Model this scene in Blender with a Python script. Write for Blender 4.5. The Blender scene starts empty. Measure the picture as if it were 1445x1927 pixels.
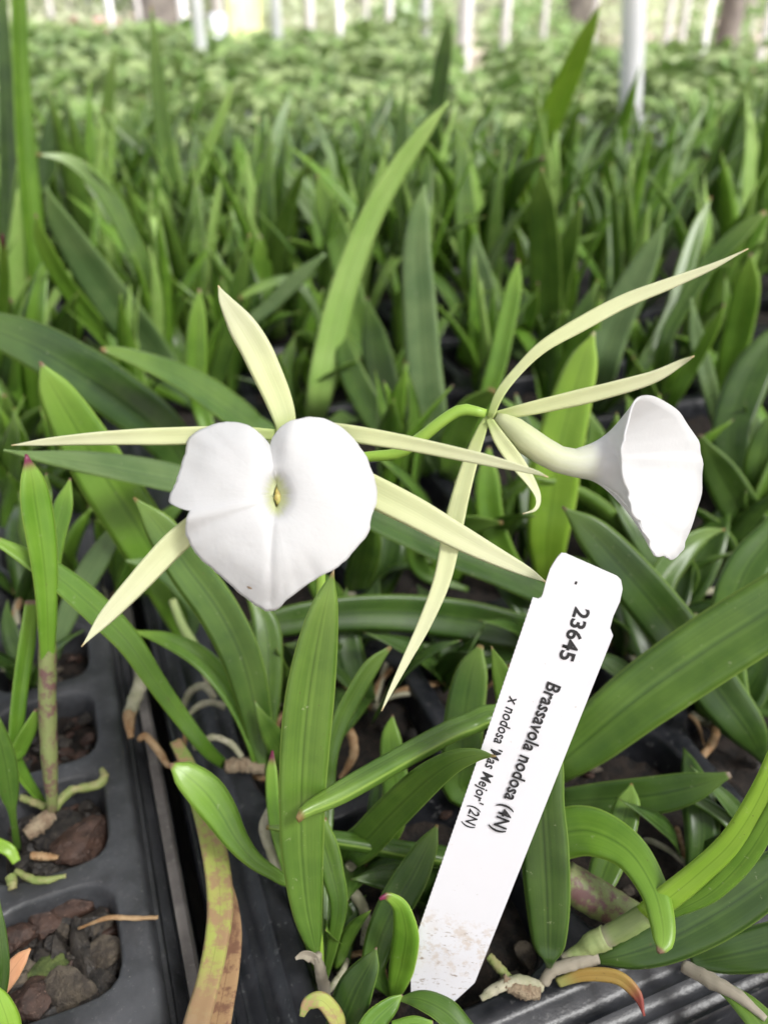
import bpy, bmesh, math, random
from mathutils import Vector, Matrix, noise
R = math.radians
rnd = random.Random(7)
S = bpy.context.scene

# ------------------------------------------------------------------ camera
H = 0.23; PITCH = 32.0; F = 1512.0; CX, CY = 722.5, 963.5
cam = bpy.data.cameras.new('camera'); camo = bpy.data.objects.new('camera', cam)
S.collection.objects.link(camo); S.camera = camo
camo.location = (0, 0, H); camo.rotation_euler = (R(90 - PITCH), 0, 0)
cam.sensor_fit = 'VERTICAL'; cam.sensor_height = 36.0; cam.sensor_width = 36.0
cam.lens = 36.0 * F / 1927.0
cam.clip_start = 0.01; cam.clip_end = 400
cam.dof.use_dof = True; cam.dof.focus_distance = 0.194; cam.dof.aperture_fstop = 11.0

# ------------------------------------------------------------------ world, sun, exposure
w = bpy.data.worlds.new('World'); S.world = w; w.use_nodes = True
nt = w.node_tree; bg = nt.nodes['Background']
sky = nt.nodes.new('ShaderNodeTexSky'); sky.sky_type = 'NISHITA'; sky.sun_disc = False
SUN_EL, SUN_AZ = 52.0, 128.0       # azimuth clockwise from +Y (view direction)
sky.sun_elevation = R(SUN_EL); sky.sun_rotation = R(SUN_AZ)
sky.air_density = 1.0; sky.dust_density = 3.0; sky.ozone_density = 0.6
hsv = nt.nodes.new('ShaderNodeHueSaturation'); hsv.inputs['Saturation'].default_value = 0.42
nt.links.new(sky.outputs[0], hsv.inputs['Color']); nt.links.new(hsv.outputs[0], bg.inputs['Color'])
bg.inputs['Strength'].default_value = 0.12
sl = bpy.data.lights.new('sun', 'SUN'); so = bpy.data.objects.new('sun', sl); S.collection.objects.link(so)
sl.energy = 2.8; sl.angle = R(16); sl.color = (1.0, 0.995, 0.975)
az, el = R(SUN_AZ), R(SUN_EL)
sdir = Vector((math.sin(az) * math.cos(el), math.cos(az) * math.cos(el), math.sin(el)))
so.rotation_euler = sdir.to_track_quat('Z', 'Y').to_euler(); so.location = (0, 0, 5)
S.view_settings.view_transform = 'Standard'; S.view_settings.look = 'None'
S.view_settings.exposure = 1.5; S.view_settings.gamma = 1.0

# ------------------------------------------------------------------ helpers
cp, sp = math.cos(R(PITCH)), math.sin(R(PITCH))
FW, RT, UP = Vector((0, cp, -sp)), Vector((1, 0, 0)), Vector((0, sp, cp))
CAM = Vector((0, 0, H))
def P(x, y, d): return CAM + d * (FW + (x - CX) / F * RT + (CY - y) / F * UP)
def ray(x, y): return FW + (x - CX) / F * RT + (CY - y) / F * UP
def G(x, y, z=0.0):
    r = ray(x, y); return CAM + r * ((z - H) / r.z)
def gd(y, z=0.0): return (H - z) / (sp - (CY - y) / F * cp)
coll = S.collection
WL = {}
def tag(o, label=None, cat=None, group=None, kind=None):
    if label: o['label'] = label
    if cat: o['category'] = cat
    if group: o['group'] = group
    if kind: o['kind'] = kind
    return o
def empty(name, loc, parent=None):
    o = bpy.data.objects.new(name, None); coll.objects.link(o); o.empty_display_size = 0.01
    loc = Vector(loc)
    if parent: o.parent = parent; o.location = loc - WL[parent.name]
    else: o.location = loc
    WL[o.name] = loc
    return o
def mesh_obj(name, verts, faces, mat, parent=None, loc=None, uvs=None, smooth=True, cols=None):
    base = WL[parent.name] if parent else (Vector(loc) if loc is not None else Vector((0, 0, 0)))
    me = bpy.data.meshes.new(name)
    me.from_pydata([tuple(Vector(v) - base) for v in verts], [], faces)
    if uvs:
        uv = me.uv_layers.new(name='UVMap')
        for lp in me.loops: uv.data[lp.index].uv = uvs[lp.vertex_index]
    if smooth: me.polygons.foreach_set('use_smooth', [True] * len(me.polygons))
    if mat: me.materials.append(mat)
    me.update()
    o = bpy.data.objects.new(name, me); coll.objects.link(o)
    if parent: o.parent = parent
    else: o.location = base
    WL[o.name] = base
    return o
def copy_tree(o, parent=None):
    c = o.copy(); coll.objects.link(c)
    if parent: c.parent = parent
    for ch in list(o.children): copy_tree(ch, c)
    return c
def cr(p0, p1, p2, p3, t):
    t2, t3 = t * t, t * t * t
    return 0.5 * ((2 * p1) + (p2 - p0) * t + (2 * p0 - 5 * p1 + 4 * p2 - p3) * t2 + (3 * p1 - p0 - 3 * p2 + p3) * t3)
def spline(pts, vals, n):
    """resample control points (Vector) and scalar tuples evenly, n samples"""
    m = len(pts)
    L = [0.0]
    for i in range(1, m): L.append(L[-1] + (pts[i] - pts[i - 1]).length)
    out, vo = [], []
    for k in range(n):
        s = L[-1] * k / (n - 1); i = 0
        while i < m - 2 and s > L[i + 1]: i += 1
        seg = max(L[i + 1] - L[i], 1e-9); t = min(max((s - L[i]) / seg, 0), 1)
        a, b = max(i - 1, 0), min(i + 2, m - 1)
        p0 = pts[a] if i > 0 else pts[0] * 2 - pts[1]
        p3 = pts[b] if i < m - 2 else pts[m - 1] * 2 - pts[m - 2]
        out.append(cr(p0, pts[i], pts[i + 1], p3, t))
        vo.append(tuple(max(0.0, cr(vals[a][q], vals[i][q], vals[i + 1][q], vals[b][q], t)) for q in range(len(vals[0]))))
    return out, vo
def ribbon(pts, wid, nrm, thick=0.0016, fold=0.16, n=36, M=9, wav=0.0, seed=0):
    """a fleshy strap: tip first.  pts Vectors, wid metres, nrm function(point, tangent, t)->normal"""
    c, v = spline(pts, [(a,) for a in wid], n)
    V, Fc, UV = [], [], []
    K = 2 * M - 2
    for i in range(n):
        t = i / (n - 1)
        T = (c[min(i + 1, n - 1)] - c[max(i - 1, 0)]).normalized()
        N = nrm(c[i], T, t); N = (N - T * N.dot(T)).normalized()
        B = T.cross(N).normalized()
        hw = max(v[i][0] * 0.5, 0.00012)
        th = thick * min(1.0, 0.25 + hw / 0.004)
        wv = wav * (noise.noise(Vector((t * 7, seed, 0.0))))
        for j in range(M):
            u = -1 + 2 * j / (M - 1)
            e = math.sqrt(max(0, 1 - u * u))
            pr = fold * hw * (abs(u) ** 1.35) * 2 * (0.55 + 0.45 * math.sin(math.pi * min(1, t * 1.1))) + wv * hw * u
            V.append(c[i] + B * hw * u + N * (pr + th * e * 0.5 - 0.0)); UV.append((u * .5 + .5, t))
        for j in range(M - 2, 0, -1):
            u = -1 + 2 * j / (M - 1)
            e = math.sqrt(max(0, 1 - u * u))
            pr = fold * hw * (abs(u) ** 1.35) * 2 * (0.55 + 0.45 * math.sin(math.pi * min(1, t * 1.1))) + wv * hw * u
            V.append(c[i] + B * hw * u + N * (pr - th * e * 0.5)); UV.append((u * .5 + .5, t))
    for i in range(n - 1):
        for j in range(K):
            a, b = i * K + j, i * K + (j + 1) % K
            Fc.append((a, b, b + K, a + K))
    Fc.append(tuple(range(K - 1, -1, -1))); Fc.append(tuple(range((n - 1) * K, n * K)))
    return V, Fc, UV
def tube(pts, rad, n=24, K=10, jit=0.0, seed=0):
    c, v = spline(pts, [(a,) for a in rad], n)
    V, Fc, UV = [], [], []
    N = None
    for i in range(n):
        T = (c[min(i + 1, n - 1)] - c[max(i - 1, 0)]).normalized()
        if N is None: N = T.orthogonal()
        N = (N - T * N.dot(T)).normalized(); B = T.cross(N)
        for j in range(K):
            a = 2 * math.pi * j / K
            r = max(v[i][0], 0.0001) * (1 + jit * noise.noise(Vector((i * .5, math.cos(a) * 1.3 + seed, math.sin(a) * 1.3))))
            V.append(c[i] + (N * math.cos(a) + B * math.sin(a)) * r); UV.append((j / K, i / (n - 1)))
    for i in range(n - 1):
        for j in range(K):
            a, b = i * K + j, i * K + (j + 1) % K
            Fc.append((a, b, b + K, a + K))
    Fc.append(tuple(range(K - 1, -1, -1))); Fc.append(tuple(range((n - 1) * K, n * K)))
    return V, Fc, UV
def merge(parts):
    V, Fc, UV = [], [], []
    for v, f, u in parts:
        o = len(V); V += v; UV += u; Fc += [tuple(i + o for i in x) for x in f]
    return V, Fc, UV

# ------------------------------------------------------------------ materials
class NB:
    def __init__(s, name):
        s.m = bpy.data.materials.new(name); s.m.use_nodes = True; s.t = s.m.node_tree
        s.b = s.t.nodes['Principled BSDF']; s.out = s.t.nodes['Material Output']
    def n(s, typ, **kw):
        nd = s.t.nodes.new(typ)
        for k, v in kw.items():
            if k in nd.inputs.keys(): nd.inputs[k].default_value = v
            else: setattr(nd, k, v)
        return nd
    def l(s, a, b): s.t.links.new(a, b)
    def math(s, op, a, b=None, c=None, clamp=False):
        nd = s.t.nodes.new('ShaderNodeMath'); nd.operation = op; nd.use_clamp = clamp
        for i, x in enumerate((a, b, c)):
            if x is None: continue
            if isinstance(x, (int, float)): nd.inputs[i].default_value = x
            else: s.l(x, nd.inputs[i])
        return nd.outputs[0]
    def mix(s, fac, a, b, mode='MIX'):
        nd = s.t.nodes.new('ShaderNodeMix'); nd.data_type = 'RGBA'; nd.blend_type = mode
        for k, x in ((0, fac), (6, a), (7, b)):
            if isinstance(x, (int, float)): nd.inputs[k].default_value = x
            elif isinstance(x, tuple): nd.inputs[k].default_value = (*x, 1) if len(x) == 3 else x
            else: s.l(x, nd.inputs[k])
        return nd.outputs[2]
    def noise(s, scale, vec=None, detail=4, rough=.55):
        nd = s.n('ShaderNodeTexNoise'); nd.inputs['Scale'].default_value = scale
        nd.inputs['Detail'].default_value = detail; nd.inputs['Roughness'].default_value = rough
        if vec is not None: s.l(vec, nd.inputs['Vector'])
        return nd.outputs['Fac']
    def ramp(s, x, a, b): return s.math('SMOOTHSTEP', x, a, b) if False else s._ss(x, a, b)
    def _ss(s, x, a, b):
        nd = s.n('ShaderNodeMapRange', interpolation_type='SMOOTHSTEP'); nd.inputs['From Min'].default_value = a
        nd.inputs['From Max'].default_value = b; s.l(x, nd.inputs['Value']); return nd.outputs[0]
    def bump(s, h, strength=.3, dist=.0005):
        nd = s.n('ShaderNodeBump'); nd.inputs['Strength'].default_value = strength
        nd.inputs['Distance'].default_value = dist; s.l(h, nd.inputs['Height'])
        s.l(nd.outputs[0], s.b.inputs['Normal'])
    def set(s, **kw):
        for k, v in kw.items():
            k = k.replace('_', ' ')
            s.b.inputs[k].default_value = v
    def translucent(s, col, f):
        tr = s.n('ShaderNodeBsdfTranslucent')
        if isinstance(col, tuple): tr.inputs[0].default_value = (*col, 1)
        else: s.l(col, tr.inputs[0])
        mx = s.n('ShaderNodeMixShader'); mx.inputs[0].default_value = f
        s.l(s.b.outputs[0], mx.inputs[1]); s.l(tr.outputs[0], mx.inputs[2]); s.l(mx.outputs[0], s.out.inputs[0])

def leaf_mat(name, c1, c2, edge, tip=None, rough=.33, trans=.12, specks=.0, tipw=.022, basec=None, var=.45, spec=.5, blot=None):
    m = NB(name)
    uv = m.n('ShaderNodeUVMap').outputs[0]
    sep = m.n('ShaderNodeSeparateXYZ'); m.l(uv, sep.inputs[0]); u, v = sep.outputs[0], sep.outputs[1]
    geo = m.n('ShaderNodeTexCoord')
    oi = m.n('ShaderNodeObjectInfo').outputs['Random']
    st = m.n('ShaderNodeCombineXYZ'); m.l(m.math('MULTIPLY', u, 26), st.inputs[0]); m.l(m.math('MULTIPLY', v, 1.6), st.inputs[1]); m.l(m.math('MULTIPLY', oi, 40), st.inputs[2])
    vein = m.noise(1.0, st.outputs[0], 3)
    big = m.noise(55, geo.outputs['Object'], 3)
    fine = m.noise(900, geo.outputs['Object'], 3)
    f = m.math('ADD', m.math('MULTIPLY', m._ss(big, .3, .7), .7), m.math('MULTIPLY', m._ss(vein, .3, .7), .28))
    f = m.math('ADD', f, m.math('MULTIPLY', m.math('SUBTRACT', oi, .5), var), clamp=True)
    col = m.mix(f, c1, c2)
    au = m.math('ABSOLUTE', m.math('SUBTRACT', u, .5))
    rib = m.math('SUBTRACT', 1.0, m._ss(au, .0, .035))
    ribl = m.math('SUBTRACT', 1.0, m._ss(m.math('ABSOLUTE', m.math('SUBTRACT', au, .07)), .0, .04))
    col = m.mix(m.math('MULTIPLY', rib, .55), col, tuple(x * .55 for x in c1))
    col = m.mix(m.math('MULTIPLY', ribl, .12), col, edge)
    eg = m._ss(au, .455, .495)
    col = m.mix(m.math('MULTIPLY', eg, .8), col, edge)
    sp_ = m._ss(fine, .62, .75)
    col = m.mix(m.math('MULTIPLY', sp_, .10), col, edge)
    sc_ = m.noise(420, geo.outputs['Object'], 4, .65)
    col = m.mix(m.math('MULTIPLY', m._ss(sc_, .66, .72), .35), col, (.42, .44, .28))
    sd_ = m.noise(610, st.outputs[0] if False else geo.outputs['Object'], 3, .6)
    col = m.mix(m.math('MULTIPLY', m._ss(sd_, .70, .74), .6), col, (.10, .07, .03))
    yt = m.math('SUBTRACT', 1.0, m._ss(v, .02, .22))
    col = m.mix(m.math('MULTIPLY', yt, .35), col, edge)
    if tip:
        tp = m.math('SUBTRACT', 1.0, m._ss(v, tipw * .3, tipw))
        col = m.mix(tp, col, tip)
    if basec:
        col = m.mix(m._ss(v, .72, .97), col, basec)
    if blot:
        b = m.noise(230, geo.outputs['Object'], 5, .7)
        col = m.mix(m._ss(b, .44, .6), col, blot)
    m.l(col, m.b.inputs['Base Color'])
    ro = m.math('ADD', rough - .06, m.math('MULTIPLY', fine, .16)); m.l(ro, m.b.inputs['Roughness'])
    m.set(Specular_IOR_Level=spec)
    h = m.math('ADD', m.math('MULTIPLY', vein, .45), m.math('MULTIPLY', fine, .25))
    m.bump(h, .12, .0006)
    m.translucent(m.mix(.5, col, edge), trans)
    return m.m
LM = {
 'dark': leaf_mat('leaf_dark', (.026, .062, .010), (.058, .118, .018), (.16, .26, .05), (.13, .09, .05)),
 'mid': leaf_mat('leaf_mid', (.048, .108, .014), (.105, .195, .027), (.24, .37, .07), (.2, .14, .05)),
 'bright': leaf_mat('leaf_bright', (.085, .19, .018), (.15, .29, .030), (.32, .50, .08), (.2, .12, .08), trans=.18),
 'lime': leaf_mat('leaf_lime', (.18, .34, .026), (.27, .45, .045), (.36, .52, .09), (.4, .4, .2), trans=.22),
 'glauc': leaf_mat('leaf_glaucous', (.065, .125, .036), (.13, .20, .068), (.22, .34, .1), None, rough=.45),
 'pale': leaf_mat('leaf_pale', (.26, .44, .09), (.35, .52, .14), (.46, .62, .2), None, rough=.45, trans=.2),
 'painted_veil': leaf_mat('leaf_painted_veil', (.15, .25, .09), (.25, .36, .15), (.36, .47, .22), None, rough=.45, trans=.2),  # far crowd: lens veil painted into the leaves as paler, greyer greens
 'painted_veil_dark': leaf_mat('leaf_painted_veil_dark', (.09, .17, .055), (.17, .27, .10), (.3, .4, .18), None, rough=.45, trans=.15),  # darker leaf with the same veil painted in
 'purple': leaf_mat('leaf_purple_tip', (.11, .25, .02), (.2, .37, .04), (.38, .55, .1), (.17, .015, .06), tipw=.075, trans=.18),
 'stem': leaf_mat('stem_green', (.2, .27, .09), (.3, .36, .14), (.35, .38, .18), None, basec=(.3, .27, .2), rough=.5, trans=.0),
 'redstem': leaf_mat('stem_red', (.15, .19, .06), (.2, .23, .08), (.24, .24, .12), None, rough=.5, trans=.0, blot=(.13, .065, .06)),
 'yellow': leaf_mat('leaf_dying_yellow', (.33, .39, .08), (.38, .36, .10), (.4, .33, .15), (.2, .28, .06), rough=.6, tipw=.45, basec=(.34, .22, .13), blot=(.33, .21, .11)),
 'brown': leaf_mat('leaf_dying_brown', (.3, .17, .09), (.38, .24, .12), (.4, .28, .15), None, rough=.6, trans=.1, blot=(.2, .1, .06)),
 'orange': leaf_mat('leaf_orange', (.36, .20, .04), (.32, .24, .06), (.42, .28, .09), (.22, .04, .03), tipw=.35, rough=.5, basec=(.3, .3, .09)),
 'pinktip': leaf_mat('leaf_pink', (.55, .26, .12), (.6, .33, .2), (.6, .38, .2), (.4, .2, .08), rough=.55),
 'paper': leaf_mat('papery_sheath', (.28, .25, .19), (.38, .34, .27), (.42, .38, .3), None, rough=.75, trans=.2, var=.2),
}
def mat_petal():
    m = NB('petal_greenish_cream')
    uv = m.n('ShaderNodeUVMap').outputs[0]
    sep = m.n('ShaderNodeSeparateXYZ'); m.l(uv, sep.inputs[0]); u, v = sep.outputs[0], sep.outputs[1]
    st = m.n('ShaderNodeCombineXYZ'); m.l(m.math('MULTIPLY', u, 22), st.inputs[0]); m.l(m.math('MULTIPLY', v, 2), st.inputs[1])
    vein = m.noise(1, st.outputs[0], 3)
    col = m.mix(m._ss(v, 0, .8), (.70, .715, .50), (.68, .72, .40))
    col = m.mix(m._ss(v, .8, 1.0), col, (.55, .66, .24))
    col = m.mix(m.math('MULTIPLY', m._ss(vein, .45, .7), .45), col, (.60, .66, .36))
    col = m.mix(m.math('SUBTRACT', 1.0, m._ss(v, .005, .03)), col, (.72, .6, .35))
    m.l(col, m.b.inputs['Base Color']); m.set(Roughness=.5, Specular_IOR_Level=.3)
    m.bump(vein, .25, .0004); m.translucent(col, .3); return m.m
MP = mat_petal()
def mat_lip():
    m = NB('lip_white')
    uv = m.n('ShaderNodeUVMap').outputs[0]
    sep = m.n('ShaderNodeSeparateXYZ'); m.l(uv, sep.inputs[0]); a, r = sep.outputs[0], sep.outputs[1]
    st = m.n('ShaderNodeCombineXYZ'); m.l(m.math('MULTIPLY', a, 60), st.inputs[0]); m.l(m.math('MULTIPLY', r, 3), st.inputs[1])
    vein = m.noise(1, st.outputs[0], 3)
    geo = m.n('ShaderNodeTexCoord').outputs['Object']
    wr = m.noise(140, geo, 4); wr2 = m.noise(700, geo, 3)
    # greenish cream only in the throat
    t = m.math('SUBTRACT', 1.0, m._ss(m.math('ADD', r, m.math('MULTIPLY', m.math('SUBTRACT', vein, .5), .12)), .04, .16))
    col = m.mix(m.math('MULTIPLY', t, .75), (.67, .675, .68), (.58, .63, .27))
    sm = m.noise(75, geo, 5, .7)
    col = m.mix(m.math('MULTIPLY', m._ss(sm, .68, .74), .35), col, (.62, .55, .42))
    m.l(col, m.b.inputs['Base Color']); m.set(Roughness=.5, Specular_IOR_Level=.3)
    h = m.math('ADD', m.math('MULTIPLY', vein, .15), m.math('ADD', m.math('MULTIPLY', wr, .7), m.math('MULTIPLY', wr2, .15)))
    m.bump(h, .35, .0012); m.translucent(col, .28); return m.m
MLIP = mat_lip()
def simple(name, c1, c2, scale=120, rough=.6, bump=.4, bd=.0006, spec=.4, c3=None, det=5):
    m = NB(name); geo = m.n('ShaderNodeTexCoord').outputs['Object']
    n1 = m.noise(scale, geo, det, .6); n2 = m.noise(scale * 5, geo, 4, .6)
    col = m.mix(m._ss(n1, .35, .65), c1, c2)
    if c3: col = m.mix(m._ss(n2, .6, .72), col, c3)
    m.l(col, m.b.inputs['Base Color']); m.set(Roughness=rough, Specular_IOR_Level=spec)
    if bump: m.bump(m.math('ADD', n1, m.math('MULTIPLY', n2, .4)), bump, bd)
    return m.m
MROOT = simple('root_pale', (.36, .34, .25), (.24, .24, .15), 160, .8, c3=(.14, .11, .07))
MROOTG = simple('root_green', (.17, .22, .06), (.26, .24, .11), 200, .6, c3=(.2, .14, .06))
MROOTB = simple('root_brown', (.22, .12, .05), (.35, .24, .13), 200, .7)
MRHIZ = simple('rhizome', (.20, .14, .09), (.30, .24, .16), 260, .85, 1.0, .002, c3=(.08, .045, .03))
MBARK = [simple('bark_red', (.026, .014, .010), (.062, .034, .024), 260, .6, .7, .0012, c3=(.16, .10, .07)),
         simple('bark_dark', (.014, .012, .011), (.04, .034, .028), 260, .5, .7, .0012, c3=(.11, .09, .07)),
         simple('bark_grey', (.045, .037, .03), (.11, .09, .065), 220, .8, .9, .002, c3=(.03, .025, .02)),
         simple('bark_mossy', (.05, .075, .02), (.10, .13, .035), 260, .8, .8, .002, c3=(.05, .05, .02))]
MSOIL = simple('potting_mix', (.007, .006, .005), (.026, .018, .013), 220, .85, 1.0, .003, c3=(.06, .04, .03))
def mat_tray():
    m = NB('tray_black_plastic'); geo = m.n('ShaderNodeTexCoord').outputs['Object']
    n1 = m.noise(38, geo, 6, .65); n2 = m.noise(520, geo, 4, .6); n3 = m.noise(1700, geo, 2, .6)
    col = m.mix(m._ss(n1, .35, .7), (.022, .023, .025), (.062, .064, .07))
    col = m.mix(m.math('MULTIPLY', m._ss(n2, .58, .75), .4), col, (.14, .14, .14))
    col = m.mix(m.math('MULTIPLY', m._ss(n3, .7, .76), .7), col, (.32, .31, .29))
    m.l(col, m.b.inputs['Base Color'])
    m.l(m.math('ADD', .36, m.math('MULTIPLY', n1, .25)), m.b.inputs['Roughness'])
    m.bump(m.math('ADD', n2, m.math('MULTIPLY', n1, 1.5)), .3, .0005); return m.m
MTRAY = mat_tray()
MTRAYB = simple('tray_glossy_black', (.005, .006, .008), (.022, .023, .027), 70, .34, .5, .0008, c3=(.075, .075, .075))
MRIM = simple('tray_dusty_rim', (.10, .09, .085), (.17, .155, .145), 90, .6, .3, c3=(.24, .22, .2))
MGROOVE = simple('bench_mesh', (.02, .02, .02), (.045, .04, .035), 30, .8)

# ------------------------------------------------------------------ traced leaves
def facing(roll0, roll1):
    def f(p, T, t):
        N = (CAM - p).normalized(); N = (N - T * N.dot(T)).normalized()
        a = R(roll0 + (roll1 - roll0) * t)
        return Matrix.Rotation(a, 3, T) @ N
    return f
def leaf(plant, pts, mat, dt, db=None, roll=(20, 20), fold=.16, thick=.0018, base=None, name='leaf', bow=0, label=None, bw=9, n=40, wav=0.06):
    """pts (x,y,width px) tip first; dt depth at tip, db depth at the last point"""
    pts = list(pts)
    L = [0]
    for i in range(1, len(pts)): L.append(L[-1] + math.hypot(pts[i][0] - pts[i - 1][0], pts[i][1] - pts[i - 1][1]))
    if db is None: db = gd(pts[-1][1])
    P3, W = [], []
    for (x, y, wd), l in zip(pts, L):
        t = l / L[-1]; d = dt + (db - dt) * t + bow * math.sin(math.pi * t)
        P3.append(P(x, y, d)); W.append(wd * d / F)
    if base is not None:
        P3.append(Vector(base)); W.append(bw * db / F)
    V, Fc, UV = ribbon(P3, W, facing(*roll), thick, fold, n, 9, wav, rnd.random() * 50)
    o = mesh_obj(name, V, Fc, LM[mat] if isinstance(mat, str) else mat, plant, uvs=UV)
    if label: o['label'] = label
    return o
def ptube(plant, name, pts, d0, d1, mat, jit=.25, K=10, n=26, ground=False, z=0.0):
    P3, Rr = [], []
    m = len(pts)
    for i, (x, y, wd) in enumerate(pts):
        t = i / (m - 1)
        d = gd(y, z + wd * .25 / F * .25) if ground else d0 + (d1 - d0) * t
        P3.append(P(x, y, d)); Rr.append(wd * .5 * d / F)
    V, Fc, UV = tube(P3, Rr, n, K, jit, rnd.random() * 9)
    return mesh_obj(name, V, Fc, mat, plant, uvs=UV)
def plant(label, bx, by, z=-0.008, group=None, name='orchid_plant', cat='orchid plant'):
    b = G(bx, by, z); e = empty(name, b); tag(e, label, cat, group); return e, b

# ---- the flowering orchid (base beside the tray edge, bottom centre)
fl, fb = plant('flowering orchid with two white heart-lipped blooms, upright strap leaf below the left bloom', 606, 1868, name='flowering_orchid', cat='flowering orchid')
leaf(fl, [(628,1072,3),(612,1130,48),(597,1200,76),(581,1300,94),(571,1400,94),(566,1500,88),(567,1600,80),(576,1700,60),(587,1760,38),(596,1800,12)], 'mid', .188, .219, (-14,-8), .2, .0022, base=G(604,1845), n=64, bw=12)
leaf(fl, [(320,1438,6),(345,1455,48),(385,1490,68),(415,1530,62),(445,1580,44),(480,1620,30),(525,1650,22),(570,1690,18)], 'bright', .225, .235, (-10,20), .12, .0024, base=fb)
leaf(fl, [(600,1540,30),(612,1590,50),(626,1640,44),(638,1700,34),(630,1760,24)], 'mid', .222, .226, (10,10), .16, base=fb)
leaf(fl, [(708,1783,4),(697,1815,42),(672,1862,72),(650,1915,72),(630,1960,50)], 'dark', .203, .21, (15,15), .1)
leaf(fl, [(735,1217,8),(700,1250,34),(668,1300,38),(640,1355,36),(622,1420,28),(618,1520,20)], 'mid', .255, .25, (-30,-20), .2, base=G(610,1820))
leaf(fl, [(568,1912,12),(580,1888,26),(606,1882,30),(632,1915,32),(640,1955,26)], 'yellow', .203, .205, (30,-20), .1, label='yellowing curled leaf at the foot')
leaf(fl, [(513,1412,4),(512,1450,22),(514,1500,26),(520,1560,22),(540,1640,16)], 'purple', .25, .245, (20,20), .16, base=fb)
ptube(fl, 'stem', [(596,1796,17),(602,1825,21),(608,1850,22),(613,1878,20)], .217, .224, LM['paper'], .3)
leaf(fl, [(556,1804,6),(572,1796,16),(588,1800,22),(597,1812,16)], 'paper', .215, .217, (10,40), .3, .0005, name='dry_sheath', label='papery torn sheath')
ptube(fl, 'root', [(650,1665,20),(676,1695,22),(690,1735,20),(684,1780,16)], .245, .235, MROOT)
ptube(fl, 'root', [(512,1520,18),(497,1555,20),(508,1600,18),(530,1642,20),(570,1680,18)], .255, .245, MROOT)
ptube(fl, 'root', [(640,1352,14),(662,1385,18),(664,1425,17),(640,1465,9)], .29, .285, MROOTB)

# flower stalk
stalk = [(914,778,17),(870,771,23),(832,792,22),(788,827,24),(749,853,22),(690,860,20),(640,868,20),(606,905,20),(596,980,20),(604,1080,18),(600,1200,18),(592,1400,18),(590,1600,18),(600,1780,18)]
sd = [.183,.184,.185,.187,.189,.191,.192,.194,.196,.198,.201,.208,.215,.222]
V, Fc, UV = tube([P(x, y, d) for (x, y, _), d in zip(stalk, sd)] + [fb], [w_ * .5 * d / F for (_, _, w_), d in zip(stalk, sd)] + [.001], 90, 12, .08)
MSTALK = leaf_mat('stalk_lime', (.24, .42, .05), (.34, .52, .08), (.3, .48, .08), None, rough=.4, trans=.15)
mesh_obj('flower_stalk', V, Fc, MSTALK, fl, uvs=UV)

def petal(parent, name, pts, ds, roll, fold=.12, thick=.0009, label=None, wav=.12):
    P3, W = [], []
    for (x, y, w_), d in zip(pts, ds): P3.append(P(x, y, d)); W.append(w_ * .94 * d / F)
    V, Fc, UV = ribbon(P3, W, facing(*roll), thick, fold, 48, 9, wav, rnd.random() * 30)
    return mesh_obj(name, V, Fc, MP, parent, uvs=UV)
def lin(a, b, n): return [a + (b - a) * i / (n - 1) for i in range(n)]

# ---- left flower
f1 = empty('flower', P(525, 820, .178), fl); f1['label'] = 'white heart-lipped flower facing the camera'
petal(f1, 'sepal', [(411,537,2),(424,565,26),(455,612,56),(481,655,62),(503,702,60),(524,752,54),(536,795,44),(530,825,26)], lin(.172,.178,8), (12,-6))
petal(f1, 'petal', [(22,838,2),(90,831,17),(170,825,27),(260,821,34),(350,819,37),(440,815,30),(525,818,22)], lin(.170,.178,7), (25,10))
petal(f1, 'petal', [(1031,898,2),(1005,888,11),(936,870,22),(870,855,27),(760,832,32),(650,814,36),(590,808,30),(530,815,20)], lin(.168,.178,8), (-20,-10))
petal(f1, 'sepal', [(154,1217,2),(200,1161,32),(260,1095,46),(320,1030,52),(370,985,48),(430,930,36),(520,840,20)], lin(.176,.180,7), (15,10))
petal(f1, 'sepal', [(1028,1096,3),(990,1075,22),(930,1045,38),(860,1008,52),(780,963,62),(700,922,64),(610,870,46),(530,825,20)], [.189,.187,.185,.183,.182,.181,.180,.179], (-10,-10))
zo = [(1020,690),(1030,650),(1070,602),(1130,577),(1200,574),(1270,602),(1330,655),(1375,722),(1402,790),(1416,850),(1410,905),(1394,945),(1386,1000),(1348,1050),(1310,1095),(1258,1140),(1200,1170),(1130,1215),(1080,1255),(1045,1288),(1010,1296),(975,1280),(935,1252),(880,1208),(830,1160),(780,1120),(738,1075),(712,1030),(700,990),(705,955),(722,920),(750,905),(735,922),(708,922),(680,914),(646,896),(640,878),(655,840),(672,800),(690,740),(703,700),(712,655),(750,625),(810,600),(870,592),(930,603),(980,640),(1010,675)]
zo = [(a / 2, 500 + b / 2) for a, b in zo]
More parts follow.
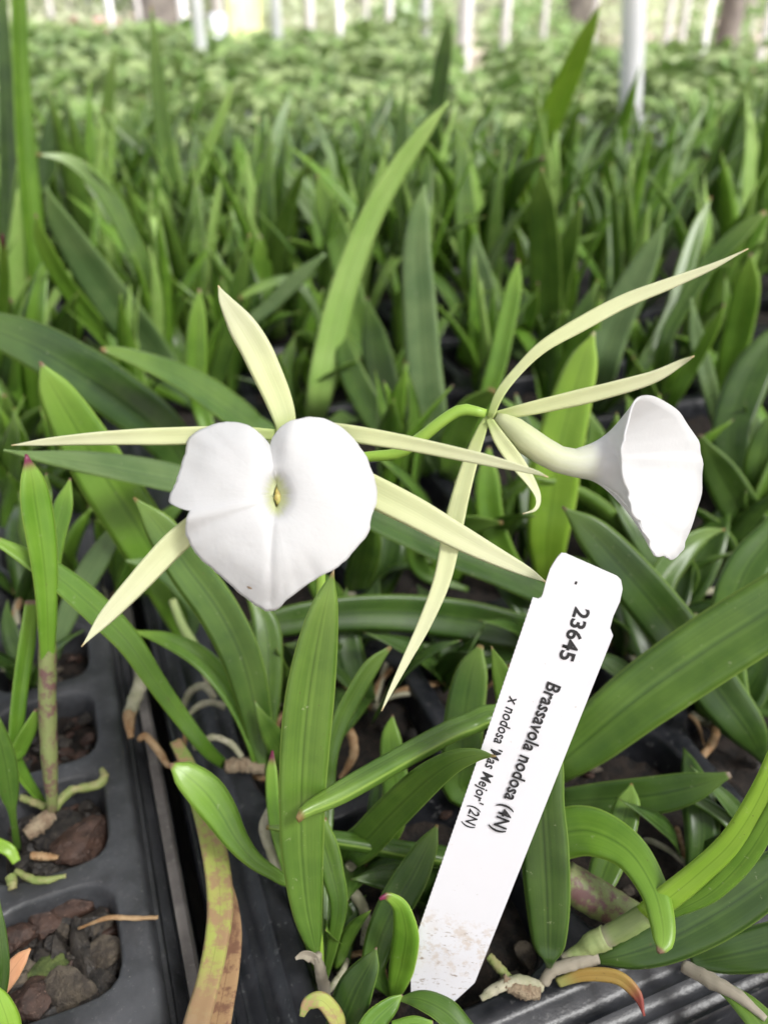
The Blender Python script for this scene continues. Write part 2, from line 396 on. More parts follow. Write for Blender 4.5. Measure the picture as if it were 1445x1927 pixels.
def lip_front(parent):
    cx, cy = 521, 932
    n = len(zo); A = 4
    loop = []
    for i in range(n):
        for k in range(A):
            t = k / A
            p0, p1, p2, p3 = [Vector((*zo[(i + q) % n], 0)) for q in (-1, 0, 1, 2)]
            v = cr(p0, p1, p2, p3, t); q_ = i * A + k; g_ = 1 + .010 * noise.noise(Vector((q_ * .45, 2, 0))) + .006 * noise.noise(Vector((q_ * 1.3, 5, 0)))
            loop.append((cx + (v.x - cx) * g_, cy + (v.y - cy) * g_))
    rs = [0, .03, .06, .09, .12, .16, .2, .26, .33, .41, .5, .6, .7, .79, .87, .93, .97, 1.0]
    V, Fc, UV = [], [], []
    m = len(loop)
    # throat slit outline: narrow drop
    for ri, r in enumerate(rs):
        for j, (x, y) in enumerate(loop):
            ang = math.atan2(-(y - cy), x - cx)
            sx, sy = 6.5 * math.cos(ang), 24 * math.sin(ang)
            if sy > 0: sx *= max(0.1, 1 - (sy / 24) ** 1.3)
            px = cx + sx + (x - cx - sx) * r; py = cy - sy + (y - cy + sy) * r
            rad = math.hypot(x - cx, y - cy) * r
            d = .1675 + .0042 * math.exp(-(rad / 20.0) ** 2) + .0014 * math.exp(-(rad / 85.0) ** 2)
            # upper cleft: surface sinks towards the notch
            cl = math.exp(-((px - 513) / 20.0) ** 2)
            if y < cy: d += .0030 * cl * min(1, rad / 60)
            else: d += .0005 * math.exp(-((px - 514 + (py - 950) * .03) / 9.0) ** 2) * (r < .97)
            # lobes curl back towards the margin
            d += .0050 * (rad / 190.0) ** 2 + .0022 * max(0, r - .7) / .3 * (0.5 + 0.5 * math.sin(ang * 3 + 1))
            d += .0002 * r * r * math.sin(ang * 17 + 3 * math.sin(ang * 5)) * max(0, r - .5) * 2
            d += .0004 * noise.noise(Vector((px * .018, py * .018, 3)))
            if x < 380 and 940 < y < 1010 : d -= .0012 * r * math.exp(-((y - 975) / 18.0) ** 2)
            rr = rad / 195.0
            V.append(P(px, py, d)); UV.append((j / m, min(1, rr + .02)))
    for ri in range(len(rs) - 1):
        for j in range(m):
            a, b = ri * m + j, ri * m + (j + 1) % m
            Fc.append((a, a + m, b + m, b))
    o = mesh_obj('lip', V, Fc, MLIP, parent, uvs=UV)
    s = o.modifiers.new('thick', 'SOLIDIFY'); s.thickness = .0004; s.offset = -1
    # the tube behind the throat
    ring = []
    V, Fc, UV = [], [], []
    K = 24
    for i in range(10):
        t = i / 9
        for j in range(K):
            a = 2 * math.pi * j / K
            sx, sy = 7.5 * math.cos(a), 25 * math.sin(a)
            if sy > 0: sx *= max(0.12, 1 - (sy / 25) ** 1.3)
            qx, qy = 20 * math.cos(a), 20 * math.sin(a)
            x = cx + sx * (1 - t) + qx * t; y = cy - (sy * (1 - t) + qy * t) - 95 * t ** 1.3
            V.append(P(x, y, .1745 + .006 * t ** .7)); UV.append((j / K, .08 - .04 * t))
    for i in range(9):
        for j in range(K):
            a, b = i * K + j, i * K + (j + 1) % K
            Fc.append((a, b, b + K, a + K))
    Fc.append(tuple(range(9 * K, 10 * K)))
    mesh_obj('lip_tube', V, Fc, MTUBE, parent, uvs=UV)
    V, Fc, UV = tube([P(523, 910, .1740), P(523, 924, .1732), P(524, 938, .1730), P(524, 950, .1734)], [.0003, .0006, .0009, .0004], 14, 10, .3)
    mesh_obj('column', V, Fc, MCOL, parent, uvs=UV)
MTUBE = simple('lip_tube_cream', (.72, .74, .45), (.62, .68, .33), 60, .5, .2)
MCOL = simple('column_green_brown', (.5, .46, .14), (.38, .26, .08), 900, .4, .2)
lip_front(f1)
def speck(parent, x, y, d, r):
    V, Fc, UV = tube([P(x - r, y - r * .4, d), P(x, y, d - .00015), P(x + r * .9, y + r * .5, d)], [.00008, r * .55 * d / F, .00008], 7, 6, .6)
    return mesh_obj('speck', V, Fc, MRHIZ, parent, uvs=UV)

speck(f1, 419, 976, .1700, 4)
speck(f1, 470, 1106, .1715, 5)
# ---- right flower, seen from its side
f2 = empty('flower', P(925, 780, .183), fl); f2['label'] = 'white flower seen from the side, lip opening to the right'
petal(f2, 'sepal', [(1407,468,2),(1338,502,14),(1255,535,24),(1172,568,29),(1090,612,31),(1024,651,26),(980,692,22),(942,739,23),(922,786,18)], lin(.172,.183,9), (-25,35), .1)
petal(f2, 'petal', [(1305,670,3),(1283,681,13),(1228,709,27),(1145,733,33),(1062,753,33),(980,772,27),(930,781,16)], lin(.170,.183,7), (-20,-20))
petal(f2, 'petal', [(983,967,2),(1006,958,9),(1011,937,14),(997,908,22),(969,868,31),(941,827,27),(920,788,15)], [.176,.1765,.1775,.179,.180,.182,.183], (50,-15), .2)
petal(f2, 'sepal', [(718,1338,3),(735,1300,10),(765,1240,19),(800,1170,28),(832,1090,35),(853,992,40),(867,932,37),(888,860,31),(911,799,20),(922,785,14)], lin(.186,.184,10), (20,-25), .12)
zr = [(1020,590),(1060,596),(1100,615),(1150,658),(1193,725),(1218,790),(1223,860),(1205,950),(1180,1030),(1160,1090),(1152,1125),(1130,1150),(1105,1146),(1085,1140),(1062,1138),(1048,1116),(1034,1078),(1016,1052),(1006,1018),(988,1004),(968,958),(962,920),(955,880),(948,850),(945,800),(948,740),(957,690),(975,640),(995,605)]
zr = [(650 + a / 1.818, 420 + b / 1.818) for a, b in zr]
def lip_side(parent):
    n = len(zr); A = 4; loop = []
    for i in range(n):
        for k in range(A):
            p0, p1, p2, p3 = [Vector((*zr[(i + q) % n], 0)) for q in (-1, 0, 1, 2)]
            v = cr(p0, p1, p2, p3, k / A); loop.append((v.x, v.y))
    m = len(loop)
    xs = [p[0] for p in loop]; x0, x1 = min(xs), max(xs)
    cc = (1205, 900)
    def rim(j):
        x, y = loop[j]
        d = .1735 + (x - x0) / (x1 - x0) * .026 + (y - 900) * .000006
        d += .0007 * math.sin(j * .55) * (y > 860)
        x += 1.6 * math.sin(j * .9 + 2 * math.sin(j * .31)) * (y > 820); y += 1.2 * math.sin(j * 1.3) * (y > 900)
        return P(x, y, d)
    # tube rings: centre px, radius px, depth
    rings = [(934,783,7,.183),(946,790,13,.183),(966,806,20,.1825),(990,828,25,.182),(1020,848,25,.182),(1050,864,24,.1825),(1080,871,25,.183),(1105,870,31,.1835)]
    axis_pts = [P(x, y, d) for x, y, _, d in rings]
    V, Fc, UV = [], [], []
    rel = [math.atan2(-(loop[j][1] - cc[1]), (loop[j][0] - cc[0])) for j in range(m)]
    def ringpts(i):
        c = axis_pts[i]; T = (axis_pts[min(i + 1, len(rings) - 1)] - axis_pts[max(i - 1, 0)]).normalized()
        # frame: right side of the rim = away from camera
        up = UP - T * UP.dot(T); up.normalize(); away = FW - T * FW.dot(T); away.normalize()
        r = rings[i][2] * rings[i][3] / F
        return [c + (away * math.cos(a) + up * math.sin(a)) * r for a in rel]
    for i in range(len(rings)):
        V += ringpts(i); UV += [(j / m, .05 + .30 * i / (len(rings) - 1)) for j in range(m)]
    last = ringpts(len(rings) - 1); prev = ringpts(len(rings) - 2)
    steps = 16
    for s in range(1, steps + 1):
        t = s / steps
        for j in range(m):
            a = last[j]; b = rim(j)
            tang = (last[j] - prev[j])
            ctrl = a + tang.normalized() * (.0075 if math.sin(rel[j]) < .35 else .0065)
            p = a * (1 - t) ** 2 + ctrl * (2 * t * (1 - t)) + b * t * t
            p = p + RT * .0007 * noise.noise(p * 130) * t + FW * .0011 * noise.noise(p * 90 + Vector((3, 1, 2))) * math.sin(t * 3.14)
            if rel[j] < 0: p = p + FW * .0009 * math.exp(-((rel[j] + 1.15) / .16) ** 2) * t - FW * .0006 * math.exp(-((rel[j] + .75) / .2) ** 2) * t
            V.append(p); UV.append((j / m, .35 + .65 * t))
    tot = len(rings) + steps
    for i in range(tot - 1):
        for j in range(m):
            a, b = i * m + j, i * m + (j + 1) % m
            Fc.append((a, a + m, b + m, b))
    o = mesh_obj('lip', V, Fc, MLIP2, parent, uvs=UV)
    s = o.modifiers.new('thick', 'SOLIDIFY'); s.thickness = .0004; s.offset = 0
MLIP2 = MLIP.copy(); MLIP2.name = 'lip_white_with_green_tube'
for nd in MLIP2.node_tree.nodes:
    if nd.type == 'MAP_RANGE' and abs(nd.inputs['From Max'].default_value - .16) < 1e-4:
        nd.inputs['From Min'].default_value = .12; nd.inputs['From Max'].default_value = .5
lip_side(f2)

# ------------------------------------------------------------------ the plant tag
ax0, ax1 = Vector((1078, 1100)), Vector((822, 1850))
axd = (ax1 - ax0); axl = axd.length; axd = axd / axl
ID0, ID1 = 1 / .1805, 1 / .2190
def TG(x, y, lift=0.0):
    t = (Vector((x, y)) - ax0).dot(axd) / axl
    q = ID0 + (ID1 - ID0) * t
    return P(x, y, 1 / q)
to, t1_, t2_ = TG(1078, 1100), TG(822, 1850), TG(1150, 1130)
TU = (t1_ - to).normalized(); TN = TU.cross(t2_ - to).normalized()
if TN.dot(CAM - to) < 0: TN = -TN
TV = TN.cross(TU).normalized()
def t8(a, b): return (750 + a / 2.14, 1020 + b / 2.14)
out = [t8(*p) for p in [(640,62),(655,47),(672,48),(880,140),(895,155),(901,190),(890,240),(862,300),(850,345),(862,375)]]
ol = [(893,1849),(846,1894),(838,1893),(776,1874),(773,1868),(773,1805),(779,1775),(785,1757)]
a_, b_ = Vector((785, 1757)), Vector((1002, 1127))
ser = []
NT = 150
for i in range(1, NT):
    q = a_ + (b_ - a_) * (i / NT); ser.append((q.x - (1.1 if i % 2 else 0) * .94, q.y - (1.1 if i % 2 else 0) * .34))
ol2 = [(1002,1125),(1012,1127),(1018,1124),(1021,1118),(1027,1095),(1035,1071),(1044,1056)]
allp = out + ol + ser + ol2
tagb = TG(830, 1870)
tg = empty('plant_tag', tagb); tag(tg, 'white plastic plant tag printed 23645, pushed upright into the tray', 'plant tag')
n_ = len(allp)
def bend(p):
    s = (p - to).dot(TU); L_ = (t1_ - to).length
    return p - TN * .0000 + TN * (.0016 * (s / L_) * (1 - s / L_) * 2)
Vt = [bend(TG(*p)) for p in allp]
# tessellate the blade in strips so that it can bow slightly
bm = bmesh.new()
vs = [bm.verts.new(v - tagb) for v in Vt]; bm.faces.new(vs)
L_ = (t1_ - to).length
for k in range(1, 14):
    s = L_ * (k / 14.0)
    g = bm.verts[:] + bm.edges[:] + bm.faces[:]
    bmesh.ops.bisect_plane(bm, geom=g, plane_co=(to + TU * s) - tagb, plane_no=TU)
bmesh.ops.triangulate(bm, faces=bm.faces[:])
r = bmesh.ops.extrude_face_region(bm, geom=bm.faces[:])
bmesh.ops.translate(bm, verts=[e for e in r['geom'] if isinstance(e, bmesh.types.BMVert)], vec=-TN * .0005)
bmesh.ops.recalc_face_normals(bm, faces=bm.faces[:])
me = bpy.data.meshes.new('blade'); bm.to_mesh(me); bm.free()
def mat_tag():
    m = NB('tag_white_plastic'); geo = m.n('ShaderNodeTexCoord').outputs['Object']
    dp = m.n('ShaderNodeVectorMath', operation='DOT_PRODUCT'); m.l(geo, dp.inputs[0]); dp.inputs[1].default_value = -TU
    h = dp.outputs['Value']                     # height above the tag's foot, metres
    n1 = m.noise(330, geo, 6, .7); n2 = m.noise(150, geo, 4, .6)
    st = m.n('ShaderNodeMapping'); m.l(geo, st.inputs[0]); st.inputs['Scale'].default_value = (1, 2.5, 2.5)
    n3 = m.noise(420, st.outputs[0], 5, .7)
    zone = m.math('MULTIPLY', m._ss(h, .004, .012), m.math('SUBTRACT', 1.0, m._ss(h, .022, .030)))
    low = m.math('SUBTRACT', 1.0, m._ss(h, .018, .03))
    d1 = m.math('MULTIPLY', m._ss(n1, .49, .62), zone)
    d2 = m.math('MULTIPLY', m._ss(n3, .58, .66), low)
    sm = m.math('MULTIPLY', m._ss(n2, .5, .7), low)
    col = m.mix(m.math('MULTIPLY', sm, .22), (.66, .66, .69), (.45, .36, .24))
    col = m.mix(m.math('MULTIPLY', d1, .35), col, (.42, .28, .13))
    col = m.mix(m.math('MULTIPLY', d2, .8), col, (.2, .13, .07))
    sc = m.noise(900, geo, 3); col = m.mix(m.math('MULTIPLY', m._ss(sc, .72, .76), .5), col, (.4, .36, .3))
    m.l(col, m.b.inputs['Base Color']); m.set(Roughness=.42, Specular_IOR_Level=.4)
    m.bump(n2, .1, .0003); return m.m
me.materials.append(mat_tag())
bo = bpy.data.objects.new('blade', me); coll.objects.link(bo); bo.parent = tg
MINK = simple('black_ink', (.012, .012, .013), (.03, .03, .032), 1500, .6, 0)
def text_line(s, a, b, cap, bold=0.012, shear=0.0, name='lettering'):
    """a,b px baseline start/end; cap = cap height px"""
    cu = bpy.data.curves.new(name, 'FONT'); cu.body = s; cu.size = 1.0; cu.offset = bold; cu.shear = shear; cu.resolution_u = 3
    cu.space_character = 1.03
    tmp = bpy.data.objects.new(name, cu); coll.objects.link(tmp)
    bpy.context.view_layer.update()
    dg = bpy.context.evaluated_depsgraph_get()
    mm = bpy.data.meshes.new_from_object(tmp.evaluated_get(dg))
    bpy.data.objects.remove(tmp)
    xs = [v.co.x for v in mm.vertices]; x0, x1 = min(xs), max(xs)
    A, B = TG(*a), TG(*b)
    U = (B - A); Ln = U.length; U = U / Ln; W = TN.cross(U).normalized()
    mid = (Vector(a) + Vector(b)) / 2
    dmid = (TG(mid.x, mid.y) - CAM).dot(FW)
    ch = cap * dmid / F / .70
    for v in mm.vertices:
        fx = (v.co.x - x0) / (x1 - x0)
        p = A + U * (fx * Ln) + W * (v.co.y * ch)
        jit = Vector((noise.noise(Vector((fx * 300, v.co.y * 40, 1))), 0, noise.noise(Vector((fx * 300, v.co.y * 40, 7))))) * .00004
        v.co = bend(p) + TN * .00007 + jit - tagb
    # face orientation towards the camera
    o = bpy.data.objects.new(name, mm); coll.objects.link(o); mm.materials.clear(); mm.materials.append(MINK); o.parent = tg
    WL[o.name] = tagb
    return o
text_line('23645', t8(712, 258), t8(643, 466), 28, .028)
text_line('Brassavola nodosa (4N)', t8(600, 556), t8(374, 1152), 26, .020, .12)
text_line("x nodosa 'Mas Mejor' (2N)", t8(447, 612), t8(262, 1135), 21, .013, .2)
text_line('-', t8(702, 155), t8(698, 167), 20, .03, name='printed_dash')

# ------------------------------------------------------------------ traced orchid plants
GR = 'orchid plants in the seedling trays'
# left tray, purple-tipped
p, b = plant('slender orchid in the left tray, one upright leaf ending in a purple point', 98, 1535)
leaf(p, [(50,855,5),(58,900,44),(65,950,58),(76,1020,54),(84,1090,44),(88,1160,36)], 'purple', .232, .25, (-20,-10), .25, .003, base=P(90,1250,.257), bw=26)
leaf(p, [(88,890,4),(88,930,28),(85,990,30),(88,1080,26)], 'bright', .27, .27, (30,30), .2, base=P(95,1200,.265), bw=16)
leaf(p, [(133,900,4),(122,950,36),(106,1020,36),(100,1090,26)], 'bright', .262, .265, (20,20), .2, base=P(95,1200,.262), bw=16)
leaf(p, [(60,1130,26),(50,1210,32),(38,1290,30),(30,1370,28),(30,1425,20)], 'bright', .262, .268, (-20,-20), .2, base=b)
leaf(p, [(72,1335,14),(56,1370,28),(36,1410,30),(27,1445,16)], 'bright', .262, .268, (-20,-20), .2, base=b)
ptube(p, 'stem', [(88,1120,30),(90,1200,33),(90,1330,33),(94,1440,30),(98,1500,22),(99,1530,18)], .252, .27, LM['redstem'], .1)
ptube(p, 'rhizome', [(50,1572,26),(72,1555,34),(98,1532,28)], 0, 0, MRHIZ, .3, ground=True)
ptube(p, 'root', [(98,1528,16),(132,1490,17),(180,1478,17),(196,1463,16),(192,1447,9)], 0, 0, MROOTG, .4, ground=True)
ptube(p, 'root', [(40,1500,14),(60,1508,15),(88,1520,14)], 0, 0, MROOTG, .4, ground=True)
ptube(p, 'root', [(60,1610,14),(85,1612,15),(110,1614,9)], 0, 0, MROOTB, .4, ground=True)
p, b = plant('small orchid with a dark paddle leaf at the left frame edge', 34, 1600)
leaf(p, [(-30,1310,14),(-8,1370,30),(8,1430,42),(18,1490,34),(24,1530,14)], 'mid', .24, .257, (-10,-10), .14, .002, base=b, bw=14)
leaf(p, [(-40,1560,16),(-10,1585,22),(18,1600,22),(32,1622,16)], 'lime', .255, .255, (0,0), .2)
ptube(p, 'root', [(30,1640,12),(75,1657,15),(125,1648,8)], 0, 0, MROOTG, .4, ground=True)
ptube(p, 'root', [(22,1650,20),(25,1672,16)], 0, 0, MROOTG, .4, ground=True)
p, b = plant('orchid seedling in the nearest left cell with an orange-pink leaf tip', -40, 1900)
leaf(p, [(58,1785,5),(42,1803,26),(22,1830,36),(2,1862,30)], 'pinktip', .214, .212, (10,10), .1)
leaf(p, [(-2,1690,4),(2,1760,22),(6,1830,24),(-6,1900,26)], 'dark', .205, .208, (0,0), .2)
leaf(p, [(-12,1855,12),(2,1885,34),(16,1925,44),(20,1960,40)], 'lime', .198, .2, (0,0), .1)
# plant between the trays
p, b = plant('orchid with broad arching leaves whose pale roots spill between the two trays', 432, 1446)
leaf(p, [(-14,1014,18),(50,1050,36),(110,1090,50),(180,1150,56),(240,1210,48),(290,1282,38),(340,1350,32),(390,1412,26)], 'bright', .24, .28, (-25,-10), .22, .002, base=b, bw=18, n=56)
leaf(p, [(252,936,4),(300,990,58),(350,1062,74),(410,1145,78),(455,1235,74),(480,1330,60),(490,1400,42)], 'mid', .262, .285, (15,5), .14, base=G(495,1455), n=56)
leaf(p, [(250,1188,6),(310,1204,30),(370,1235,42),(420,1285,44),(455,1345,34),(478,1410,22)], 'bright', .285, .285, (-25,-10), .2, base=G(480,1450))
leaf(p, [(470,1110,20),(500,1180,50),(505,1260,52),(500,1350,44),(492,1420,26)], 'mid', .295, .288, (-5,-5), .14, base=G(490,1450))
ptube(p, 'rhizome', [(425,1442,26),(460,1440,30),(500,1445,26)], 0, 0, MRHIZ, .3, ground=True)
ptube(p, 'root', [(365,1408,12),(400,1388,13),(435,1400,13),(455,1425,11)], .285, .286, MROOT)
ptube(p, 'root', [(345,1330,12),(360,1300,15),(385,1292,15),(405,1315,12)], .31, .305, MROOT)
ptube(p, 'root', [(355,1345,10),(375,1328,13),(400,1322,12),(425,1330,14)], .30, .30, MROOT)
ptube(p, 'root', [(260,1240,22),(268,1272,26),(254,1315,26),(244,1345,25)], .315, .297, MROOT)
ptube(p, 'root', [(244,1342,24),(244,1362,20),(247,1388,12)], .297, .29, MROOTB)
ptube(p, 'root', [(262,1392,12),(275,1385,14),(300,1415,15),(318,1440,12),(340,1430,10),(352,1370,10)], .287, .285, MROOTB)
# yellow leaf between trays
p, b = plant('dying orchid shoot, long yellow and pink leaf lying down between the trays', 338, 1395, z=-.002, name='dying_orchid_shoot', cat='dying leaves')
leaf(p, [(330,1395,22),(350,1432,28),(372,1490,38),(394,1560,44),(410,1640,48),(415,1710,49),(407,1780,46),(392,1850,46),(375,1910,50),(358,1975,52)], 'yellow', .272, .192, (-10,10), .12, .0018, n=56)
leaf(p, [(425,1640,10),(434,1700,28),(436,1760,40),(428,1830,46),(414,1900,52),(400,1975,56)], 'brown', .243, .197, (10,10), .12, .0012)

# big leaves left middle
p, b = plant('orchid with a wide yellow-green leaf rising behind the left petal', 352, 1225)
leaf(p, [(76,680,4),(104,732,62),(150,812,92),(202,900,102),(260,990,102),(308,1075,90),(334,1145,66)], 'bright', .29, .34, (15,5), .12, .0024, base=b, bw=20, n=56)
leaf(p, [(237,1055,4),(285,1065,30),(330,1095,38),(365,1150,30)], 'glauc', .31, .335, (-20,-20), .16, base=b)
leaf(p, [(222,1000,34),(180,1060,46),(140,1130,42),(112,1200,30),(102,1240,18)], 'glauc', .33, .335, (10,10), .1)
ptube(p, 'stem', [(325,1130,16),(345,1180,18),(375,1230,18),(395,1290,16)], .325, .31, LM['stem'], .1)
p, b = plant('orchid with a long two-toned leaf reaching left beneath the flat petal', 470, 1010)
leaf(p, [(8,847,3),(60,860,24),(130,872,48),(210,886,64),(290,902,70),(345,914,66),(410,935,50)], 'glauc', .235, .33, (-42,-36), .24, .003, base=b, n=56)
leaf(p, [(190,658,10),(215,664,28),(270,684,46),(340,716,62),(410,762,72),(470,806,62),(510,850,44)], 'mid', .33, .40, (-42,-30), .2, .003, base=b, n=48)
leaf(p, [(-80,600,30),(-20,622,74),(60,655,104),(140,700,112),(220,752,108),(300,815,96),(360,890,70)], 'dark', .30, .40, (-32,-20), .16, .003, base=b, n=56)
leaf(p, [(376,543,4),(373,590,30),(371,650,40),(372,720,38),(390,800,30)], 'bright', .42, .45, (10,10), .2, base=b)
p, b = plant('orchid with a broad blue-green leaf leaning left behind the top petal', 372, 770)
leaf(p, [(88,350,3),(108,405,40),(160,490,66),(232,590,76),(305,685,62)], 'glauc', .46, .56, (12,12), .14, .003, base=b, bw=18, n=48)
leaf(p, [(68,402,3),(80,450,28),(122,530,36),(190,620,36),(245,700,28)], 'bright', .46, .56, (25,25), .16, base=b)
leaf(p, [(68,290,4),(130,303,24),(190,353,38),(240,440,38),(290,560,36),(335,650,28)], 'mid', .52, .6, (-25,-5), .16, base=b, bw=14, n=48)
leaf(p, [(470,440,4),(450,540,30),(430,640,36),(405,720,30)], 'mid', .5, .56, (10,10), .16, base=b)
p, b = plant('orchid with the tall pale leaf sweeping up right from behind the top petal', 592, 812)
leaf(p, [(844,190,3),(802,243,26),(747,320,38),(692,420,45),(647,540,52),(619,650,56),(600,750,48)], 'pale', .43, .50, (-15,-10), .12, .0022, base=b, bw=24, n=56)
leaf(p, [(597,328,4),(611,385,44),(640,460,54),(662,560,52),(688,660,60),(680,760,50)], 'mid', .60, .56, (20,10), .14, base=b)
leaf(p, [(612,478,8),(562,523,30),(512,573,26),(472,620,20),(520,720,16)], 'glauc', .5, .54, (10,10), .1, base=b)
leaf(p, [(450,562,10),(490,541,20),(552,530,18),(600,600,14),(600,700,16)], 'mid', .52, .54, (-30,10), .1, base=b)
p, b = plant('orchid with a tall grey-green upright leaf in the middle of the trays', 822, 905)
leaf(p, [(800,345,3),(790,400,38),(785,480,56),(790,570,64),(797,680,68),(808,800,70)], 'glauc', .44, .46, (12,8), .12, .0024, base=b, bw=26, n=48)
leaf(p, [(690,560,6),(705,640,50),(725,730,60),(760,820,50),(800,880,30)], 'dark', .5, .47, (10,10), .14, base=b)
leaf(p, [(930,734,30),(882,768,58),(852,830,60),(845,890,44)], 'mid', .42, .46, (-40,-10), .16, base=b)
leaf(p, [(640,600,6),(655,680,44),(700,770,56),(760,850,44)], 'mid', .49, .48, (20,20), .14, base=b)
leaf(p, [(975,488,4),(967,540,30),(950,620,36),(932,700,36),(900,790,30)], 'bright', .46, .48, (10,10), .2, base=b)
p, b = plant('orchid with one wide lime green leaf standing behind the curled sepal', 1030, 1120)
leaf(p, [(1118,624,4),(1098,680,56),(1076,755,78),(1052,850,92),(1040,940,90),(1030,1020,74)], 'lime', .34, .372, (12,8), .12, .0026, base=b, bw=36, n=48)
leaf(p, [(945,983,8),(892,984,40),(835,998,48),(782,1030,42),(800,1080,30)], 'mid', .33, .37, (-30,-10), .2, base=G(880,1110))
leaf(p, [(920,840,6),(918,900,44),(925,980,50),(960,1060,40)], 'bright', .37, .38, (10,10), .16, base=b)
leaf(p, [(970,740,6),(990,830,40),(1000,920,60),(1010,1010,54)], 'dark', .40, .39, (-10,-10), .16, base=b)
p, b = plant('orchid with a dark leaf pointing left, brown tip below the tube of the right bloom', 1440, 1440)
leaf(p, [(1057,953,3),(1110,1000,62),(1182,1080,86),(1262,1178,94),(1342,1290,92),(1405,1375,70)], 'dark', .285, .29, (8,5), .12, .0026, base=b, n=56)
leaf(p, [(1364,996,4),(1320,1008,30),(1272,1048,52),(1240,1110,50),(1260,1200,40),(1340,1330,30)], 'mid', .33, .31, (-20,0), .2, base=b)
leaf(p, [(1520,920,20),(1450,1010,60),(1400,1080,76),(1370,1180,70),(1380,1290,50)], 'mid', .30, .295, (5,5), .14, base=b)
p, b = plant('orchid with the broad dark leaf arching at the right frame edge beside the lip', 1440, 1060)
leaf(p, [(1316,818,6),(1350,880,60),(1390,950,72),(1425,1015,60)], 'dark', .36, .385, (10,10), .14, base=b)
leaf(p, [(1490,600,20),(1440,660,60),(1402,730,76),(1376,820,70),(1390,930,50)], 'dark', .43, .42, (10,10), .12, base=b)
leaf(p, [(1480,760,20),(1440,830,50),(1425,920,50)], 'mid', .37, .385, (10,10), .12, base=b)
# large leaf behind the tag
p, b = plant('orchid with the widest ribbed green leaf, running up right from behind the tag', 1000, 1495)
leaf(p, [(1640,1010,20),(1545,1072,90),(1445,1148,122),(1330,1222,126),(1210,1306,118),(1110,1388,98),(1050,1440,66)], 'mid', .235, .275, (-8,-4), .16, .003, base=b, bw=24, n=64)
leaf(p, [(1374,1457,12),(1300,1480,56),(1220,1496,70),(1130,1502,60),(1060,1506,44)], 'dark', .25, .272, (-12,-12), .14, base=b)
leaf(p, [(560,1543,6),(578,1526,24),(640,1496,42),(720,1452,46),(800,1408,47),(880,1370,46),(950,1362,40)], 'mid', .197, .24, (-50,-50), .26, .0055, base=b, n=56)
leaf(p, [(924,1216,3),(938,1260,34),(954,1320,52),(958,1390,50)], 'mid', .24, .265, (-15,-15), .2, base=b)
leaf(p, [(905,1214,10),(890,1260,58),(876,1340,74),(870,1430,76),(876,1490,60)], 'mid', .275, .278, (10,10), .12, base=b)
# middle lower plant
p, b = plant('orchid whose pointed leaf tip overlaps the edge of the tag', 660, 1640)
leaf(p, [(932,1423,3),(897,1422,26),(852,1436,46),(800,1472,62),(740,1528,66),(690,1580,66),(655,1608,58)], 'mid', .189, .247, (12,0), .18, .002, base=b, bw=30, n=56)
leaf(p, [(739,1345,3),(736,1380,34),(740,1430,48),(746,1500,50),(730,1570,44)], 'bright', .265, .258, (10,10), .16, base=b)
leaf(p, [(501,1557,3),(530,1560,12),(605,1577,28),(680,1590,37),(760,1605,42),(830,1614,44),(870,1630,36)], 'mid', .236, .243, (-55,-55), .2, .005, base=G(880,1660))
ptube(p, 'root', [(612,1632,18),(640,1640,20),(670,1620,20),(690,1600,16)], .247, .25, MROOT)
p, b = plant('orchid with short curled leaves standing against the foot of the tag', 742, 1880)
leaf(p, [(714,1692,6),(730,1686,18),(756,1706,36),(767,1755,54),(759,1810,52),(748,1850,36)], 'purple', .207, .222, (40,0), .14, .0024, base=b, bw=18, n=48)
leaf(p, [(823,1552,5),(806,1590,40),(776,1650,62),(742,1710,64),(714,1775,56),(706,1830,40)], 'mid', .232, .226, (8,8), .16, base=b)
leaf(p, [(757,1872,5),(737,1888,30),(704,1918,46),(680,1955,40)], 'bright', .203, .2, (-20,-20), .24)
leaf(p, [(750,1880,8),(790,1884,36),(838,1908,50),(880,1950,44)], 'mid', .207, .2, (-30,-20), .2)
leaf(p, [(815,1925,8),(780,1925,26),(740,1935,26)], 'bright', .197, .198, (-10,-10), .2)
# right foreground plant
p, b = plant('orchid right of the tag with a bright leaf curling over and an orange dying leaf', 1032, 1838)
leaf(p, [(1238,1792,8),(1246,1778,34),(1246,1740,46),(1228,1672,54),(1182,1602,70),(1115,1566,88),(1060,1570,88),(1025,1600,70)], 'bright', .200, .234, (0,10), .08, .0026, base=P(1025,1760,.232), bw=30, n=64)
leaf(p, [(1045,1380,20),(1032,1440,60),(1022,1510,82),(1026,1600,90),(1031,1700,82),(1032,1780,58),(1033,1812,16)], 'dark', .208, .217, (8,8), .1, .0022, base=b, n=56)
leaf(p, [(1212,1912,3),(1197,1868,24),(1160,1836,28),(1100,1832,26),(1050,1848,20)], 'orange', .210, .222, (-30,-30), .2, .003, label='orange dying leaf curling down')
leaf(p, [(1470,1385,30),(1425,1495,44),(1372,1580,47),(1310,1640,48),(1250,1690,50),(1215,1718,44)], 'lime', .185, .213, (-25,-25), .2, .003, n=48)
leaf(p, [(1480,1470,26),(1412,1592,42),(1340,1672,38),(1270,1712,24),(1220,1730,16)], 'bright', .188, .215, (-20,-20), .2, .003, n=48)
leaf(p, [(1600,1560,30),(1520,1604,66),(1445,1650,86),(1360,1708,92),(1262,1763,82),(1185,1792,58),(1122,1806,18)], 'dark', .205, .222, (-18,-12), .14, .0026, n=56)
ptube(p, 'stem', [(1228,1712,42),(1180,1742,42),(1132,1768,38)], .2145, .219, LM['stem'], .08)
ptube(p, 'stem', [(1140,1764,44),(1112,1776,40),(1092,1788,26),(1060,1806,22)], .2185, .222, LM['stem'], .1)
